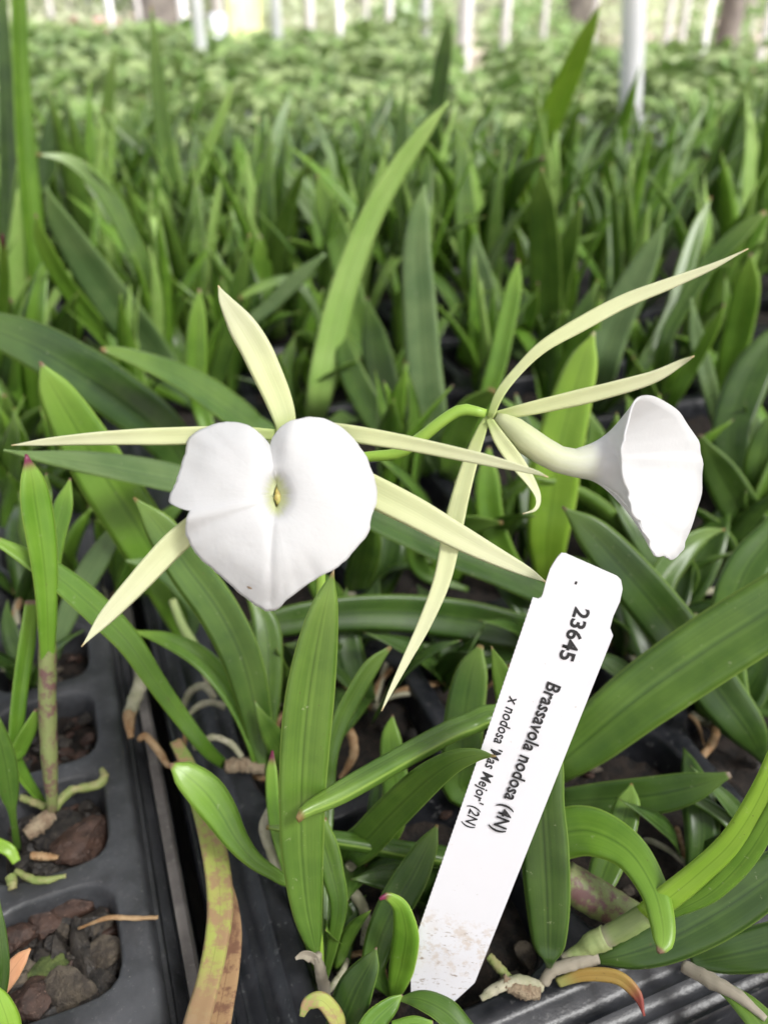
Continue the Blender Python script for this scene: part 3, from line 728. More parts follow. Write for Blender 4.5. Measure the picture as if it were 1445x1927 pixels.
ptube(p, 'stem', [(1060,1650,66),(1110,1684,72),(1165,1712,62),(1215,1728,40)], .232, .226, LM['redstem'], .06, K=16)
ptube(p, 'stem', [(1125,1800,26),(1080,1812,24),(1040,1826,22),(1022,1850,20)], .2195, .2195, LM['paper'], .3)
ptube(p, 'rhizome', [(945,1848,26),(985,1862,34),(1015,1868,26)], .2185, .218, MRHIZ, .35)
ptube(p, 'root', [(1020,1858,18),(975,1845,20),(930,1862,20),(905,1880,12)], .219, .217, MROOT, .3)
ptube(p, 'root', [(920,1800,16),(940,1822,18),(965,1850,16)], .225, .220, MROOTG, .3)
p, b = plant('low orchid at the bottom right corner with a pale stalk crossing the tray rim', 1282, 1815)
leaf(p, [(1600,1730,30),(1520,1752,62),(1445,1778,82),(1360,1798,62),(1300,1810,26)], 'dark', .21, .224, (-15,-15), .14)
leaf(p, [(1500,1990,60),(1450,1950,62),(1405,1900,48),(1370,1868,30),(1335,1845,20)], 'mid', .198, .214, (20,20), .24, .0026)
ptube(p, 'stem', [(1285,1818,22),(1330,1842,28),(1385,1872,24),(1440,1918,12)], .2185, .204, LM['paper'], .2)
p, b = plant('small orchid with a blunt upright leaf under the wide ribbed leaf', 1118, 1712)
leaf(p, [(1188,1474,4),(1182,1510,44),(1166,1570,56),(1138,1640,58),(1122,1690,36)], 'mid', .255, .24, (8,8), .14, base=b)
leaf(p, [(1500,1720,14),(1445,1640,30),(1400,1580,26),(1350,1530,24),(1290,1495,20)], 'mid', .25, .262, (10,10), .2)
# long dark horizontal leaves under the lip
p, b = plant('orchid with a dark leaf passing behind the long hanging sepal', 1075, 1190)
leaf(p, [(560,940,20),(650,958,52),(745,1000,62),(850,1046,68),(955,1088,62),(1030,1130,44)], 'dark', .30, .35, (-35,-30), .2, .003, base=b, n=48)
leaf(p, [(420,1205,16),(520,1172,54),(640,1154,66),(760,1152,72),(880,1166,76),(990,1190,66)], 'dark', .30, .34, (12,12), .18, .003, base=b, n=48)
leaf(p, [(760,1210,10),(800,1230,44),(880,1240,50),(980,1225,40)], 'dark', .33, .345, (-20,-20), .18, base=b)
# far left tall
p, b = plant('tall orchid at the left frame edge, lime-edged blade running out of the top', 70, 618)
leaf(p, [(26,-140,10),(31,-40,30),(34,120,36),(42,280,42),(56,430,46),(66,540,36)], 'bright', .55, .66, (-35,-35), .3, .004, base=b, n=48)
leaf(p, [(-4,-80,20),(10,100,26),(20,300,34),(22,450,40),(30,560,36)], 'dark', .60, .68, (10,10), .2, base=b)
leaf(p, [(105,170,4),(95,260,30),(84,380,36),(80,500,32)], 'dark', .66, .7, (10,10), .2, base=b)
p, b = plant('orchid peeking in at the left frame edge with a red-tipped leaf', -30, 760)
leaf(p, [(5,441,4),(8,480,14),(9,540,20),(2,620,20),(-15,710,20)], 'purple', .38, .5, (10,10), .2, base=b)
leaf(p, [(15,560,20),(10,640,36),(-5,720,40)], 'dark', .45, .5, (10,10), .2, base=b)
leaf(p, [(8,742,8),(15,780,26),(12,840,30),(-10,900,26)], 'mid', .42, .46, (10,10), .2, base=P(-30,960,.44))
# mid-ground traced
MT = [
 ('orchid with a long narrow blade standing up left of centre among the blurred leaves', 356, 520, [
  ([(285,10,4),(295,120,24),(310,270,34),(332,400,34),(348,480,30)], 'mid', .68),
  ([(438,158,4),(420,210,18),(387,290,22),(354,380,22)], 'pale', .72),
  ([(192,205,4),(230,245,26),(280,290,28),(315,340,26),(340,430,20)], 'mid', .75),
  ([(372,235,4),(355,330,20),(350,420,22)], 'glauc', .78),
 ]),
 ('orchid with a thin pale leaf at the upper left', 205, 420, [
  ([(217,85,4),(208,150,18),(199,240,28),(200,330,32)], 'pale', .85),
  ([(120,175,4),(138,250,28),(165,320,30),(190,380,24)], 'glauc', .9),
  ([(268,180,4),(250,260,22),(225,350,24)], 'mid', .95),
 ]),
 ('orchid with crossing dark blades between the two tall pale leaves', 500, 620, [
  ([(487,222,4),(476,320,16),(455,400,19),(437,500,16)], 'mid', .62),
  ([(503,285,4),(540,335,22),(582,400,25),(608,450,20),(580,530,16)], 'glauc', .7),
  ([(490,443,4),(490,480,34),(492,530,40),(495,580,34)], 'bright', .62),
  ([(640,420,4),(600,480,24),(560,560,24)], 'mid', .66),
 ]),
 ('orchid with a near-black spear of a leaf rising at the top centre', 800, 440, [
  ([(846,30,4),(839,80,26),(829,140,32),(820,200,32),(812,280,28)], 'dark', .85),
  ([(742,160,4),(725,200,24),(700,260,26),(720,340,22)], 'dark', .95),
  ([(850,215,4),(860,280,22),(840,370,22)], 'mid', .9),
 ]),
 ('orchid with a tall double-edged leaf reaching the top right of centre', 975, 540, [
  ([(1130,8,4),(1101,70,32),(1066,150,46),(1031,230,50),(1005,310,50),(985,400,40)], 'lime', .60),
  ([(1022,296,10),(985,330,36),(942,390,52),(905,450,52),(920,510,34)], 'dark', .60),
  ([(1095,180,4),(1060,280,26),(1020,380,26)], 'mid', .66),
  ([(935,285,6),(905,330,26),(890,420,30)], 'mid', .72),
 ]),
 ('orchid with a broad brown-flecked upright leaf right of the centre', 1035, 690, [
  ([(1020,315,4),(1021,370,46),(1026,450,62),(1030,540,62),(1034,630,48)], 'mid', .5),
  ([(1093,380,4),(1076,440,30),(1056,520,40),(1042,600,36)], 'mid', .52),
  ([(1012,532,4),(1000,580,24),(985,650,26)], 'bright', .5),
  ([(895,440,6),(900,500,40),(930,600,44),(980,660,34)], 'glauc', .56),
 ]),
 ('orchid with a grey-green blade above the long curving sepal', 1120, 790, [
  ([(1250,418,4),(1226,470,36),(1191,540,60),(1152,620,70),(1130,700,60)], 'glauc', .47),
  ([(1337,370,4),(1311,430,28),(1286,510,35),(1262,590,32),(1200,700,26)], 'mid', .52),
 ]),
 ('orchid with two bright leaves crossing behind the tip of the curving sepal', 1240, 800, [
  ([(1440,398,10),(1392,440,34),(1332,500,35),(1282,580,30),(1245,670,26)], 'mid', .46),
  ([(1362,572,4),(1341,620,22),(1302,690,25),(1262,760,22)], 'bright', .45),
  ([(1190,672,4),(1212,720,26),(1235,770,26)], 'mid', .45),
 ]),
 ('orchid with an upright pointed leaf at the right frame edge above the lip', 1350, 820, [
  ([(1412,476,4),(1406,530,44),(1391,610,52),(1370,700,44)], 'bright', .44),
  ([(1300,560,4),(1310,640,30),(1335,740,30)], 'glauc', .47),
 ]),
 ('orchid with a tall hazy blade at the upper right', 1290, 470, [
  ([(1418,128,6),(1386,220,40),(1351,310,50),(1315,400,44)], 'mid', .80),
  ([(1195,200,4),(1200,280,26),(1230,380,30)], 'dark', .85),
  ([(1110,300,4),(1130,380,26),(1200,430,24)], 'glauc', .9),
 ]),
]
for lab, bx, by, ls in MT:
    p, b = plant(lab, bx, by)
    for pts, m_, dd in ls:
        db = gd(by) * .98
        dd = min(dd, db)
        leaf(p, pts, m_, dd, db * (.97 if dd < db else 1), (rnd.uniform(-20, 20),) * 2, .16, .0022, base=b, bw=10, n=36)

# ------------------------------------------------------------------ trays
ta = R(21.1)
CD = Vector((math.cos(ta), math.sin(ta), 0)); TD = Vector((-math.sin(ta), math.cos(ta), 0))
O0 = G(302, 1927)                       # a point on the left tray's top edge
def ab(a, b_, z=0.0): return O0 + CD * a + TD * b_ + Vector((0, 0, z))
def toab(p): q = p - O0; return q.dot(CD), q.dot(TD)
PITCHC = .0445
def build_tray(name, nc, nr, pitch, prof, margin, mt=None):
    """local frame: x = across, y = along, origin at hole-grid corner"""
    V, Fc = [], []
    K = 40
    def loopshape(rx, ry, e):
        pts = []
        for k in range(K):
            a = 2 * math.pi * (k + .5) / K
            c, s = math.cos(a), math.sin(a)
            r = 1 / ((abs(c) ** e + abs(s) ** e) ** (1 / e)); pts.append((c * r * rx, s * r * ry))
        return pts
    sq = []
    for k in range(K):
        a = 2 * math.pi * (k + .5) / K; c, s = math.cos(a), math.sin(a); m_ = max(abs(c), abs(s))
        sq.append((c / m_ * pitch / 2, s / m_ * pitch / 2))
    # put true corners at the diagonal samples
    for q in (4, 14, 24, 34):
        x, y = sq[q]; sq[q] = (math.copysign(pitch / 2, x), math.copysign(pitch / 2, y))
    h = pitch / 2
    rings = [(h - .0030, 0, 5), (h - .0037, -.0004, 4.6), (h - .0043, -.0014, 4.4), (h - .0050, -.006, 4.2), (h - .0085, -.03, 4), (h - .010, -.045, 3.6)]
    for i in range(nc):
        for j in range(nr):
            ox, oy = (i + .5) * pitch, (j + .5) * pitch
            st = len(V); V += [(ox + x, oy + y, 0) for x, y in sq]
            for r_, z, e in rings: V += [(ox + x, oy + y, z) for x, y in loopshape(r_, r_, e)]
            for q in range(len(rings)):
                for k in range(K):
                    a, b_ = st + q * K + k, st + q * K + (k + 1) % K
                    Fc.append((a, b_, b_ + K, a + K))
    W_, L_ = nc * pitch, nr * pitch
    # border rings following prof (offset, z)
    def rect(o, z, rc):
        pts = []; cs = 6
        x0, y0, x1, y1 = -o, -o, W_ + o, L_ + o
        rc = min(max(rc, 0.0), o + .0001)
        for (cx_, cy_, a0) in ((x1 - rc, y0 + rc, -90), (x1 - rc, y1 - rc, 0), (x0 + rc, y1 - rc, 90), (x0 + rc, y0 + rc, 180)):
            for q in range(cs + 1):
                a = R(a0 + 90 * q / cs); pts.append((cx_ + rc * math.cos(a), cy_ + rc * math.sin(a), z))
        return pts
    prev = None; rimf = []
    for pi, (o, z) in enumerate([(0, 0)] + prof):
        st = len(V); rp = rect(o, z, o); V += rp; n_ = len(rp)
        if prev is not None:
            for k in range(n_):
                Fc.append((prev + k, prev + (k + 1) % n_, st + (k + 1) % n_, st + k)); 
                if pi - 1 in RIMSEG: rimf.append(len(Fc) - 1)
        prev = st
    bm = bmesh.new(); me = bpy.data.meshes.new(name)
    me.from_pydata(V, [], Fc); me.materials.append(mt or MTRAY); me.materials.append(MRIM if not mt else mt)
    for f in rimf: me.polygons[f].material_index = 1
    bm.from_mesh(me); bmesh.ops.remove_doubles(bm, verts=bm.verts[:], dist=.00002)
    bmesh.ops.recalc_face_normals(bm, faces=bm.faces[:])
    bm.to_mesh(me); bm.free()
    me.polygons.foreach_set('use_smooth', [True] * len(me.polygons))
    try: me.set_sharp_from_angle(angle=R(50))
    except Exception: pass
    return me
# left tray: narrow border; ridge, groove, dusty outer lip
RIMSEG = (9, 10)
prof1 = [(.0030, 0), (.0042, -.0006), (.0050, -.003), (.0058, -.0085), (.0072, -.0085), (.0078, -.0062), (.0084, -.0085), (.0110, -.0105), (.0118, -.0065), (.0148, -.0062), (.0158, -.0075), (.0162, -.014), (.0162, -.045)]
rib_b = [toab(G(150, y))[1] for y in (1305, 1460, 1670, 1917)]
print('RIB b', rib_b)
edge_b0 = rib_b[3]
NC1, NR1 = 5, 11
me1 = build_tray('seed_tray', NC1, NR1, PITCHC, prof1, 0)
t1 = bpy.data.objects.new('seedling_tray', me1); coll.objects.link(t1)
o1 = ab(-.0035 - NC1 * PITCHC, edge_b0 - PITCHC * 2)
t1.location = o1; t1.rotation_euler = (0, 0, ta)
tag(t1, 'black plastic plug tray at the lower left with rounded bark-filled cells', 'seedling tray', 'black seedling trays')
# right tray: wide sloping border
RIMSEG = (20,)
prof2 = [(.0020, 0), (.0035, -.0010), (.0055, -.0042), (.0085, -.0052), (.0100, -.0046), (.0112, -.0058), (.0140, -.0070), (.0150, -.0066), (.0160, -.0076), (.0180, -.0080), (.0185, -.0060), (.0195, -.0056), (.0202, -.0066), (.0206, -.013), (.0206, -.045)]
P2 = .078; NC2, NR2 = 5, 6
me2 = build_tray('seed_tray_wide_rim', NC2, NR2, P2, prof2, 0, MTRAYB)
front_b = toab(G(900, 1893))[1]
a_left = toab(G(388, 1728))[0] + .0206
print('tray2 a_left', a_left, 'front_b', front_b)
t2 = bpy.data.objects.new('seedling_tray', me2); coll.objects.link(t2)
o2 = ab(a_left, front_b - .003); t2.location = o2; t2.rotation_euler = (0, 0, ta)
tag(t2, 'black tray with a wide glossy rim that carries the tag and the flowering plant', 'seedling tray', 'black seedling trays')
trays = [(o1, NC1, NR1, PITCHC), (o2, NC2, NR2, P2)]
def add_tray(a, b_, lab, me=me1, nc=NC1, nr=NR1):
    c = bpy.data.objects.new('seedling_tray', me); coll.objects.link(c)
    c.location = ab(a, b_); c.rotation_euler = (0, 0, ta); tag(c, lab, 'seedling tray', 'black seedling trays')
    trays.append((ab(a, b_), nc, nr, P2 if me is me2 else PITCHC))
a1_, b1_ = toab(o1); a2_, b2_ = toab(o2)
add_tray(a1_, b1_ + NR1 * PITCHC + .034, 'black tray glimpsed at the left behind the broad blue-green leaf')
add_tray(a2_, b2_ + NR2 * P2 + .045, 'black tray hidden under the leaves behind the flowers', me2, NC2, NR2)
add_tray(a1_ - .27, b1_ + .1, 'black tray farther left, mostly out of view')
add_tray(a2_ + NC2 * P2 + .045, b2_ + .02, 'black tray under the plants at the right frame edge', me2, NC2, NR2)

# potting mix in each tray: one rough sheet just below the rims, cut to the holes
def soil(o, nc, nr, PITCHC):
    V, Fc = [], []
    # one disc per cell
    for i in range(nc):
        for j in range(nr):
            st = len(V); cx_, cy_ = (i + .5) * PITCHC, (j + .5) * PITCHC; h = PITCHC / 2 - .0052
            m_ = 16
            for a in range(m_ + 1):
                for b_ in range(m_ + 1):
                    x = -h + 2 * h * a / m_; y = -h + 2 * h * b_ / m_
                    r_ = 1 / max(1e-6, ((abs(x / h) ** 4.2 + abs(y / h) ** 4.2) ** (1 / 4.2))) if (abs(x) + abs(y)) > 0 else 1
                    mm = max(abs(x), abs(y)) / h; k = (mm * r_) if mm > 0 else 1
                    x, y = x * min(1, k if mm > .999 else 1), y * min(1, k if mm > .999 else 1)
                    n1 = noise.noise(Vector(((cx_ + x) * 110, (cy_ + y) * 110, 0))); n2 = noise.noise(Vector(((cx_ + x) * 300, (cy_ + y) * 300, 5)))
                    V.append((cx_ + x, cy_ + y, -.013 + .0035 * n1 + .002 * n2))
            for a in range(m_):
                for b_ in range(m_):
                    s = st + a * (m_ + 1) + b_; Fc.append((s, s + m_ + 1, s + m_ + 2, s + 1))
    return V, Fc
for k, (o, nc, nr, pt) in enumerate(trays):
    V, Fc = soil(o, nc, nr, pt)
    so_ = mesh_obj('potting_soil', V, Fc, MSOIL, None, loc=(0, 0, 0)); so_.location = o; so_.rotation_euler = (0, 0, ta)
    tag(so_, 'dark bark potting soil filling the cells of the tray', 'potting soil', 'potting soil in the trays', 'stuff')

# bark chips
def chip_mesh(seed, sx, sy, sz, mat, sub=3):
    bm = bmesh.new(); bmesh.ops.create_icosphere(bm, subdivisions=sub, radius=1)
    rr = random.Random(seed)
    planes = [(Vector((rr.gauss(0, 1), rr.gauss(0, 1), rr.gauss(0, 1))).normalized(), rr.uniform(.42, .8)) for _ in range(10)]
    for v in bm.verts:
        p = v.co.copy()
        for n_, d in planes:
            e = p.dot(n_) - d
            if e > 0: p -= n_ * e * .97
        p *= 1 + .13 * noise.noise(p * 2.2 + Vector((seed, 0, 0))) + .07 * noise.noise(p * 6 + Vector((0, seed, 0)))
        p *= 1 + (.05 * noise.noise(p * 13 + Vector((0, 0, seed))) if sub > 2 else 0)
        v.co = Vector((p.x * sx, p.y * sy, p.z * sz))
    me = bpy.data.meshes.new('bark_chip'); bm.to_mesh(me); bm.free(); me.materials.append(mat)
    me.polygons.foreach_set('use_smooth', [True] * len(me.polygons)); 
    try: me.set_sharp_from_angle(angle=R(20))
    except Exception: pass
    return me
chips = {}
def chip(x, y, r, mi, asp=1.0, rz=0, z=-.008, lab=None, seed=None):
    d = gd(y, z); s = r * d / F
    seed = seed if seed is not None else rnd.randint(0, 9999)
    s *= 1.45; me = chip_mesh(seed, s, s * asp, s * .6, MBARK[mi], 4)
    o = bpy.data.objects.new('bark_chip', me); coll.objects.link(o)
    o.location = G(x, y, z); o.rotation_euler = (rnd.uniform(-.3, .3), rnd.uniform(-.3, .3), rz)
    tag(o, lab, 'bark chip', 'bark chips in the left tray'); return o
def z5(a, b_): return a / 2.65, 1200 + b_ / 2.65
named = [((340,1790),48,2,.8,.2,'largest rough grey-brown bark chip at the front of the nearest cell'),((155,1820),34,0,1.2,.3,'reddish-brown bark chip left of the large grey one'),
 ((520,1760),30,1,1.3,0,'glossy black bark chip against the right wall of the nearest cell'),((530,1555),29,2,.9,.5,'crumbly brown bark chip near the right rim of the nearest cell'),
 ((400,1590),22,1,2.2,.35,'dark slab of bark standing in the middle of the nearest cell'),((300,1610),20,1,2.2,.6,'thin dark slab of bark beside the mossy chip'),
 ((235,1665),22,3,1.4,-.5,'green mossy bark chip'),((205,1400),32,0,1.0,.2,'red-brown bark chip with an orange face at the back of the nearest cell'),
 ((105,1500),34,0,.7,.1,'flat reddish bark chip at the left of the nearest cell'),((100,1640),28,2,.8,.1,'grey chip behind the pink leaf tip'),
 ((340,1360),36,0,.5,0,'long brown bark strip along the back wall of the nearest cell'),((450,1415),26,1,.8,.4,'dark bark chip under the dry twig'),((30,1330),30,2,.9,.4,'grey speckled chip on the rim of the nearest cell'),
 ((440,1040),52,0,.75,.5,'big smooth red-brown bark chip in the second cell'),((320,970),40,1,.8,.2,'black bark chip beside the knobbly rhizome'),((240,1150),30,1,.6,.1,'dark chip under the green root')]
for (c, r_, mi, asp, rz, lab) in named:
    x, y = z5(*c); chip(x, y, r_, mi, asp, rz, lab=lab, z=-.0085)
# scattered smaller chips in the visible left cells and around the right tray's plants
def in_cells(p):
    for o, nc, nr, PT in trays[:2]:
        q = p - o; a, b_ = q.dot(CD), q.dot(TD)
        if 0 < a < nc * PT and 0 < b_ < nr * PT:
            fa, fb_ = (a % PT) - PT / 2, (b_ % PT) - PT / 2; lm = PT / 2 - .0078
            if abs(fa) < lm and abs(fb_) < lm: return True
    return False
protos = [chip_mesh(500 + k, .0036, .0036 * rnd.uniform(.6, 1.1), .002, MBARK[(0, 1, 1, 2)[k % 4]], 2) for k in range(12)]
cnt = 0; tries = 0
while cnt < 290 and tries < 9000:
    tries += 1
    x, y = rnd.uniform(-20, 1445), rnd.uniform(1230, 1920)
    if rnd.random() < .6: x = rnd.uniform(-20, 235)
    p3 = G(x, y, -.010)
    if not in_cells(p3): continue
    o = bpy.data.objects.new('bark_chip', protos[cnt % 12]); coll.objects.link(o)
    s = rnd.uniform(.6, 1.35); o.scale = (s, s, s); o.location = p3 + Vector((0, 0, rnd.uniform(-.002, .0015)))
    o.rotation_euler = (rnd.uniform(-.7, .7), rnd.uniform(-.7, .7), rnd.uniform(0, 6.3))
    lf = x < 240
    tag(o, 'small dark bark chip among many in the left tray cells' if lf else 'small dark bark chip in the shade under the right tray plants', 'bark chip', 'small bark chips in the left tray' if lf else 'small bark chips in the right tray')
    cnt += 1
V, Fc, UV = tube([G(148, 1748, .000), G(185, 1733, .003), G(212, 1726, .003), (G(255, 1728, .002)), G(298, 1726, .002)], [.0004, .0006, .0008, .0007, .0006], 24, 7, .4)
o = mesh_obj('dry_twig', V, Fc, MROOTB, None, loc=G(212, 1726), uvs=UV); tag(o, 'dry brown twig lying across the rim of the left tray', 'twig')

# ------------------------------------------------------------------ bench
def box(V, Fc, c, sx, sy, sz):
    st = len(V)
    for dx in (-1, 1):
        for dy in (-1, 1):
            for dz in (-1, 1): V.append(c + CD * dx * sx / 2 + TD * dy * sy / 2 + Vector((0, 0, dz * sz / 2)))
    for f in ((0,1,3,2),(4,6,7,5),(0,4,5,1),(2,3,7,6),(0,2,6,4),(1,5,7,3)): Fc.append(tuple(st + i for i in f))
MMETAL = simple('galvanised_steel', (.3, .31, .32), (.4, .41, .42), 20, .45)
def bench(a0, a1, b0, b1, lab):
    e = empty('nursery_bench', ab((a0 + a1) / 2, (b0 + b1) / 2, -.80)); tag(e, lab, 'bench', 'nursery benches')
    V, Fc = [], []; box(V, Fc, ab((a0 + a1) / 2, (b0 + b1) / 2, -.060), a1 - a0, b1 - b0, .028)
    mesh_obj('bench_top', V, Fc, MGROOVE, e, smooth=False)
    for a in (a0 + .05, a1 - .05):
        for b_ in (b0 + .05, b1 - .05):
            V, Fc = [], []; box(V, Fc, ab(a, b_, -.4375), .04, .04, .725); mesh_obj('leg', V, Fc, MMETAL, e, smooth=False)
bench(-1.1, 1.6, -.25, 1.15, 'dark topped bench carrying the orchid trays')
BENCHES = [(-4.2, -2.1, 6.6), (-2.1, -.75, 5.2), (-.75, .1, 3.9), (.1, .8, 3.0), (.8, 1.9, 2.5)]
for (x0, x1, y1), lab in zip(BENCHES, ('bench of pale plants farthest to the left', 'bench of pale plants left of centre', 'bench of pale plants ahead at the centre', 'bench of pale plants right of centre', 'bench of pale plants farthest to the right')):
    y0 = 1.55 + .0 * x0; cx_, cy_ = (x0 + x1) / 2, (y0 + y1) / 2
    e = empty('nursery_bench', Vector((cx_, cy_, -.8))); tag(e, lab, 'bench', 'nursery benches')
    CDs, TDs = CD, TD; CD, TD = Vector((1, 0, 0)), Vector((0, 1, 0))
    V, Fc = [], []; box(V, Fc, Vector((cx_, cy_, -.06)), x1 - x0 - .03, y1 - y0, .028); mesh_obj('bench_top', V, Fc, MGROOVE, e, smooth=False)
    for xx in (x0 + .06, x1 - .06):
        for yy in (y0 + .06, y1 - .06):
            V, Fc = [], []; box(V, Fc, Vector((xx, yy, -.4375)), .04, .04, .725); mesh_obj('leg', V, Fc, MMETAL, e, smooth=False)
    CD, TD = CDs, TDs

# ------------------------------------------------------------------ crowd of orchids behind (built once, copied)
protoP = []
def proto_orchid(seed, n, hmin, hmax, mats, lm=1.0):
    rr = random.Random(seed)
    e = empty('orchid_plant', (0, 0, 0))
    for k in range(n):
        az_ = 2 * math.pi * (k / n) + rr.uniform(-.4, .4); L = rr.uniform(hmin, hmax)
        lean = rr.uniform(.05, .55) * lm if rr.random() < .75 else rr.uniform(.45, 1.0)
        ox = Vector((rr.uniform(-.006, .006), rr.uniform(-.006, .006), 0))
        D = Vector((math.cos(az_), math.sin(az_), 0)); wd = rr.uniform(.011, .0185)
        pts, ws = [], []
        curve = rr.uniform(.1, .7); x = z = 0.0; ang = lean * .4; m_ = 7
        for i in range(m_):
            t = i / (m_ - 1); pts.append(ox + D * x + Vector((0, 0, z)) + D.cross(Vector((0, 0, 1))) * (.008 * math.sin(t * 3 + k)))
            ws.append(wd * (.4 + 1.0 * math.sin(math.pi * min(1, t * .9 + .1)) ** .7) * (1 - t ** 5) if i < m_ - 1 else .0003)
            ang += (lean + curve * t * t) / m_; x += math.sin(ang) * L / (m_ - 1); z += math.cos(ang) * L / (m_ - 1)
        pts.reverse(); ws.reverse()
        tw = rr.uniform(-.9, .9)
        def nf(p_, T, t, D=D, tw=tw): return Matrix.Rotation(tw * (1 - t), 3, T) @ (-D + Vector((0, 0, .3)))
        V, Fc, UV = ribbon(pts, ws, nf, .0018, .2, 14, 5, .08, rr.random() * 9)
        mesh_obj('leaf', V, Fc, LM[rr.choice(mats)], e, uvs=UV)
    return e
TALL = ['mid', 'mid', 'bright', 'glauc', 'bright', 'lime', 'pale', 'bright']
for s in range(10): protoP.append(proto_orchid(100 + s, 7, .13, .22, TALL if s < 5 else ['painted_veil', 'painted_veil_dark', 'painted_veil', 'mid', 'bright'], 1.0))
for s in range(4): protoP.append(proto_orchid(300 + s, 7, .05, .10, ['mid', 'bright', 'dark']))
for s in range(3): protoP.append(proto_orchid(400 + s, 4, .055, .10, ['dark', 'dark', 'mid'], 2.2))
placed = set()
def place(proto, loc, rz, sc, lab, grp):
    o = proto if proto.name not in placed else copy_tree(proto)
    placed.add(proto.name)
    o.location = loc; o.rotation_euler = (0, 0, rz); o.scale = (sc, sc, sc)
    tag(o, lab, 'orchid plant', grp); return o
LABC = 'green strap-leaved orchid in the soft blurred crowd behind the flowers'
k = 0
for ia in range(-22, 36):
    for ib in range(2, 26):
        a = ia * .066 + (ib % 2) * .033; b_ = ib * .058
        q = ab(a + rnd.uniform(-.012, .012), b_ + rnd.uniform(-.012, .012), -.006)
        if q.y < .46 or q.y > 1.32: continue
        xp = q.x / (q.y * cp + .23 * sp) * F
        if abs(xp) > 880: continue
        if q.y > .9 and abs(xp + CX - 1197) < 50: continue
        if .62 < q.y < .85 and rnd.random() < .15: continue
        tall = q.y > .60 or (q.y > .5 and rnd.random() < .55)
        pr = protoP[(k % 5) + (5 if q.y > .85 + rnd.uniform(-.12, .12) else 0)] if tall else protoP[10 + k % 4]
        sc = rnd.uniform(.5, .75) if tall and q.y < .6 else rnd.uniform(.62, 1.0) * (1.0 if q.y < .95 else .8) if q.y > .60 else rnd.uniform(.8, 1.25)
        place(pr, q, rnd.uniform(0, 6.28), sc, LABC if q.y > .60 else 'short green orchid half hidden at the foot of the taller leaves', 'blurred crowd of orchids' if q.y > .60 else 'short orchids behind the flowers'); k += 1
print('crowd', k)

FILL = [(655,1800,.35),(700,1640,.45),(800,1720,.4),(540,1480,.4),(700,1340,.62),(1215,1350,.7),(1340,1370,.6),(1290,1630,.5),(830,1290,.6),(560,1330,.55),(1180,1240,.7),(1000,1240,.6),(640,1240,.6),(1420,1620,.5),(60,1290,.45),(150,1120,.7),(40,1130,.7),(260,1120,.6),(700,1130,.7),(860,1090,.8),(1250,1130,.8),(1150,1060,.9),(1400,1080,.8),(560,1060,.7),(960,1050,.9),(60,1010,.8),(170,980,.8),(1250,980,.9),(1080,980,.9),(760,960,.9),(1400,960,.9),(20,900,.9),(400,1000,.8)]
for q_, (x, y, sc) in enumerate(FILL):
    pr = protoP[14 + q_ % 3] if y > 1120 else protoP[10 + q_ % 4]; o = pr if pr.name not in placed else copy_tree(pr); placed.add(pr.name); o.location = G(x, y, -.008); o.scale = (sc, sc, sc); o.rotation_euler = (0, 0, rnd.uniform(0, 6.28))
    tag(o, 'small dark green seedling shaded under the larger foreground leaves', 'orchid plant', 'small seedlings under the foreground leaves')
    if y > 1100:
        for w_ in range(2):
            a = rnd.uniform(0, 6.28); L = rnd.uniform(.012, .024) / sc; D = Vector((math.cos(a), math.sin(a), 0)); E = Vector((-D.y, D.x, 0)) * rnd.uniform(-.5, .5)
            V, Fc, UV = tube([Vector((0, 0, .002)), D * L * .4 + Vector((0, 0, .008)), D * L * .8 + E * L * .4 + Vector((0, 0, .006)), D * L + E * L + Vector((0, 0, -.006))], [.0009 / sc] * 3 + [.0005], 14, 8, .3, a)
            me_ = bpy.data.meshes.new('root'); me_.from_pydata([tuple(v) for v in V], [], Fc); me_.materials.append(MROOT if w_ else MROOTB)
            me_.polygons.foreach_set('use_smooth', [True] * len(me_.polygons)); ro = bpy.data.objects.new('root', me_); coll.objects.link(ro); ro.parent = o

# ------------------------------------------------------------------ pale leafy pot plants farther back
MBL = [leaf_mat('broadleaf_pale', (.36, .48, .17), (.50, .62, .28), (.6, .7, .4), None, trans=.25, rough=.4),
       leaf_mat('broadleaf_green', (.20, .36, .08), (.38, .54, .18), (.5, .62, .28), None, trans=.25, rough=.4)]
MPOT = simple('white_pot', (.72, .73, .75), (.6, .62, .64), 30, .5, .1)
def broad_plant(seed):
    rr = random.Random(seed); e = empty('pot_plant', (0, 0, 0))
    for mi in range(2):
        parts = []
        for k in range(30):
            az_ = rr.uniform(0, 6.28); hh = rr.uniform(.02, .095); rd = rr.uniform(.0, .055)
            D = Vector((math.cos(az_), math.sin(az_), 0)); o = D * rd + Vector((0, 0, hh))
            L = rr.uniform(.022, .045); dr = rr.uniform(-.6, .9)
            pts = [o, o + D * L * .3 + Vector((0, 0, L * .2)), o + D * L * .7 + Vector((0, 0, L * (.2 + dr * .3))), o + D * L + Vector((0, 0, L * (dr * .7)))]
            pts.reverse(); ws = [.0005, L * .36, L * .5, L * .06]
            tl = rr.uniform(-1.2, 1.2); tm = rr.uniform(-1.2, .6)
            parts.append(ribbon(pts, ws, lambda p_, T, t: Vector((tl, tm, 1)), .0008, .12, 7, 5, .1, rr.random() * 9))
        V, Fc, UV = merge(parts); mesh_obj('foliage', V, Fc, MBL[mi], e, uvs=UV)
    V, Fc, UV = tube([Vector((0, 0, -.045)), Vector((0, 0, .0)), Vector((0, 0, .02)), Vector((0, 0, .024))], [.026, .033, .035, .037], 8, 14)
    mesh_obj('pot', V, Fc, MPOT, e, uvs=UV)
    return e
def BEND(x):
    for x0, x1, y1 in BENCHES:
        if x0 <= x < x1: return y1 - .05
    return 0
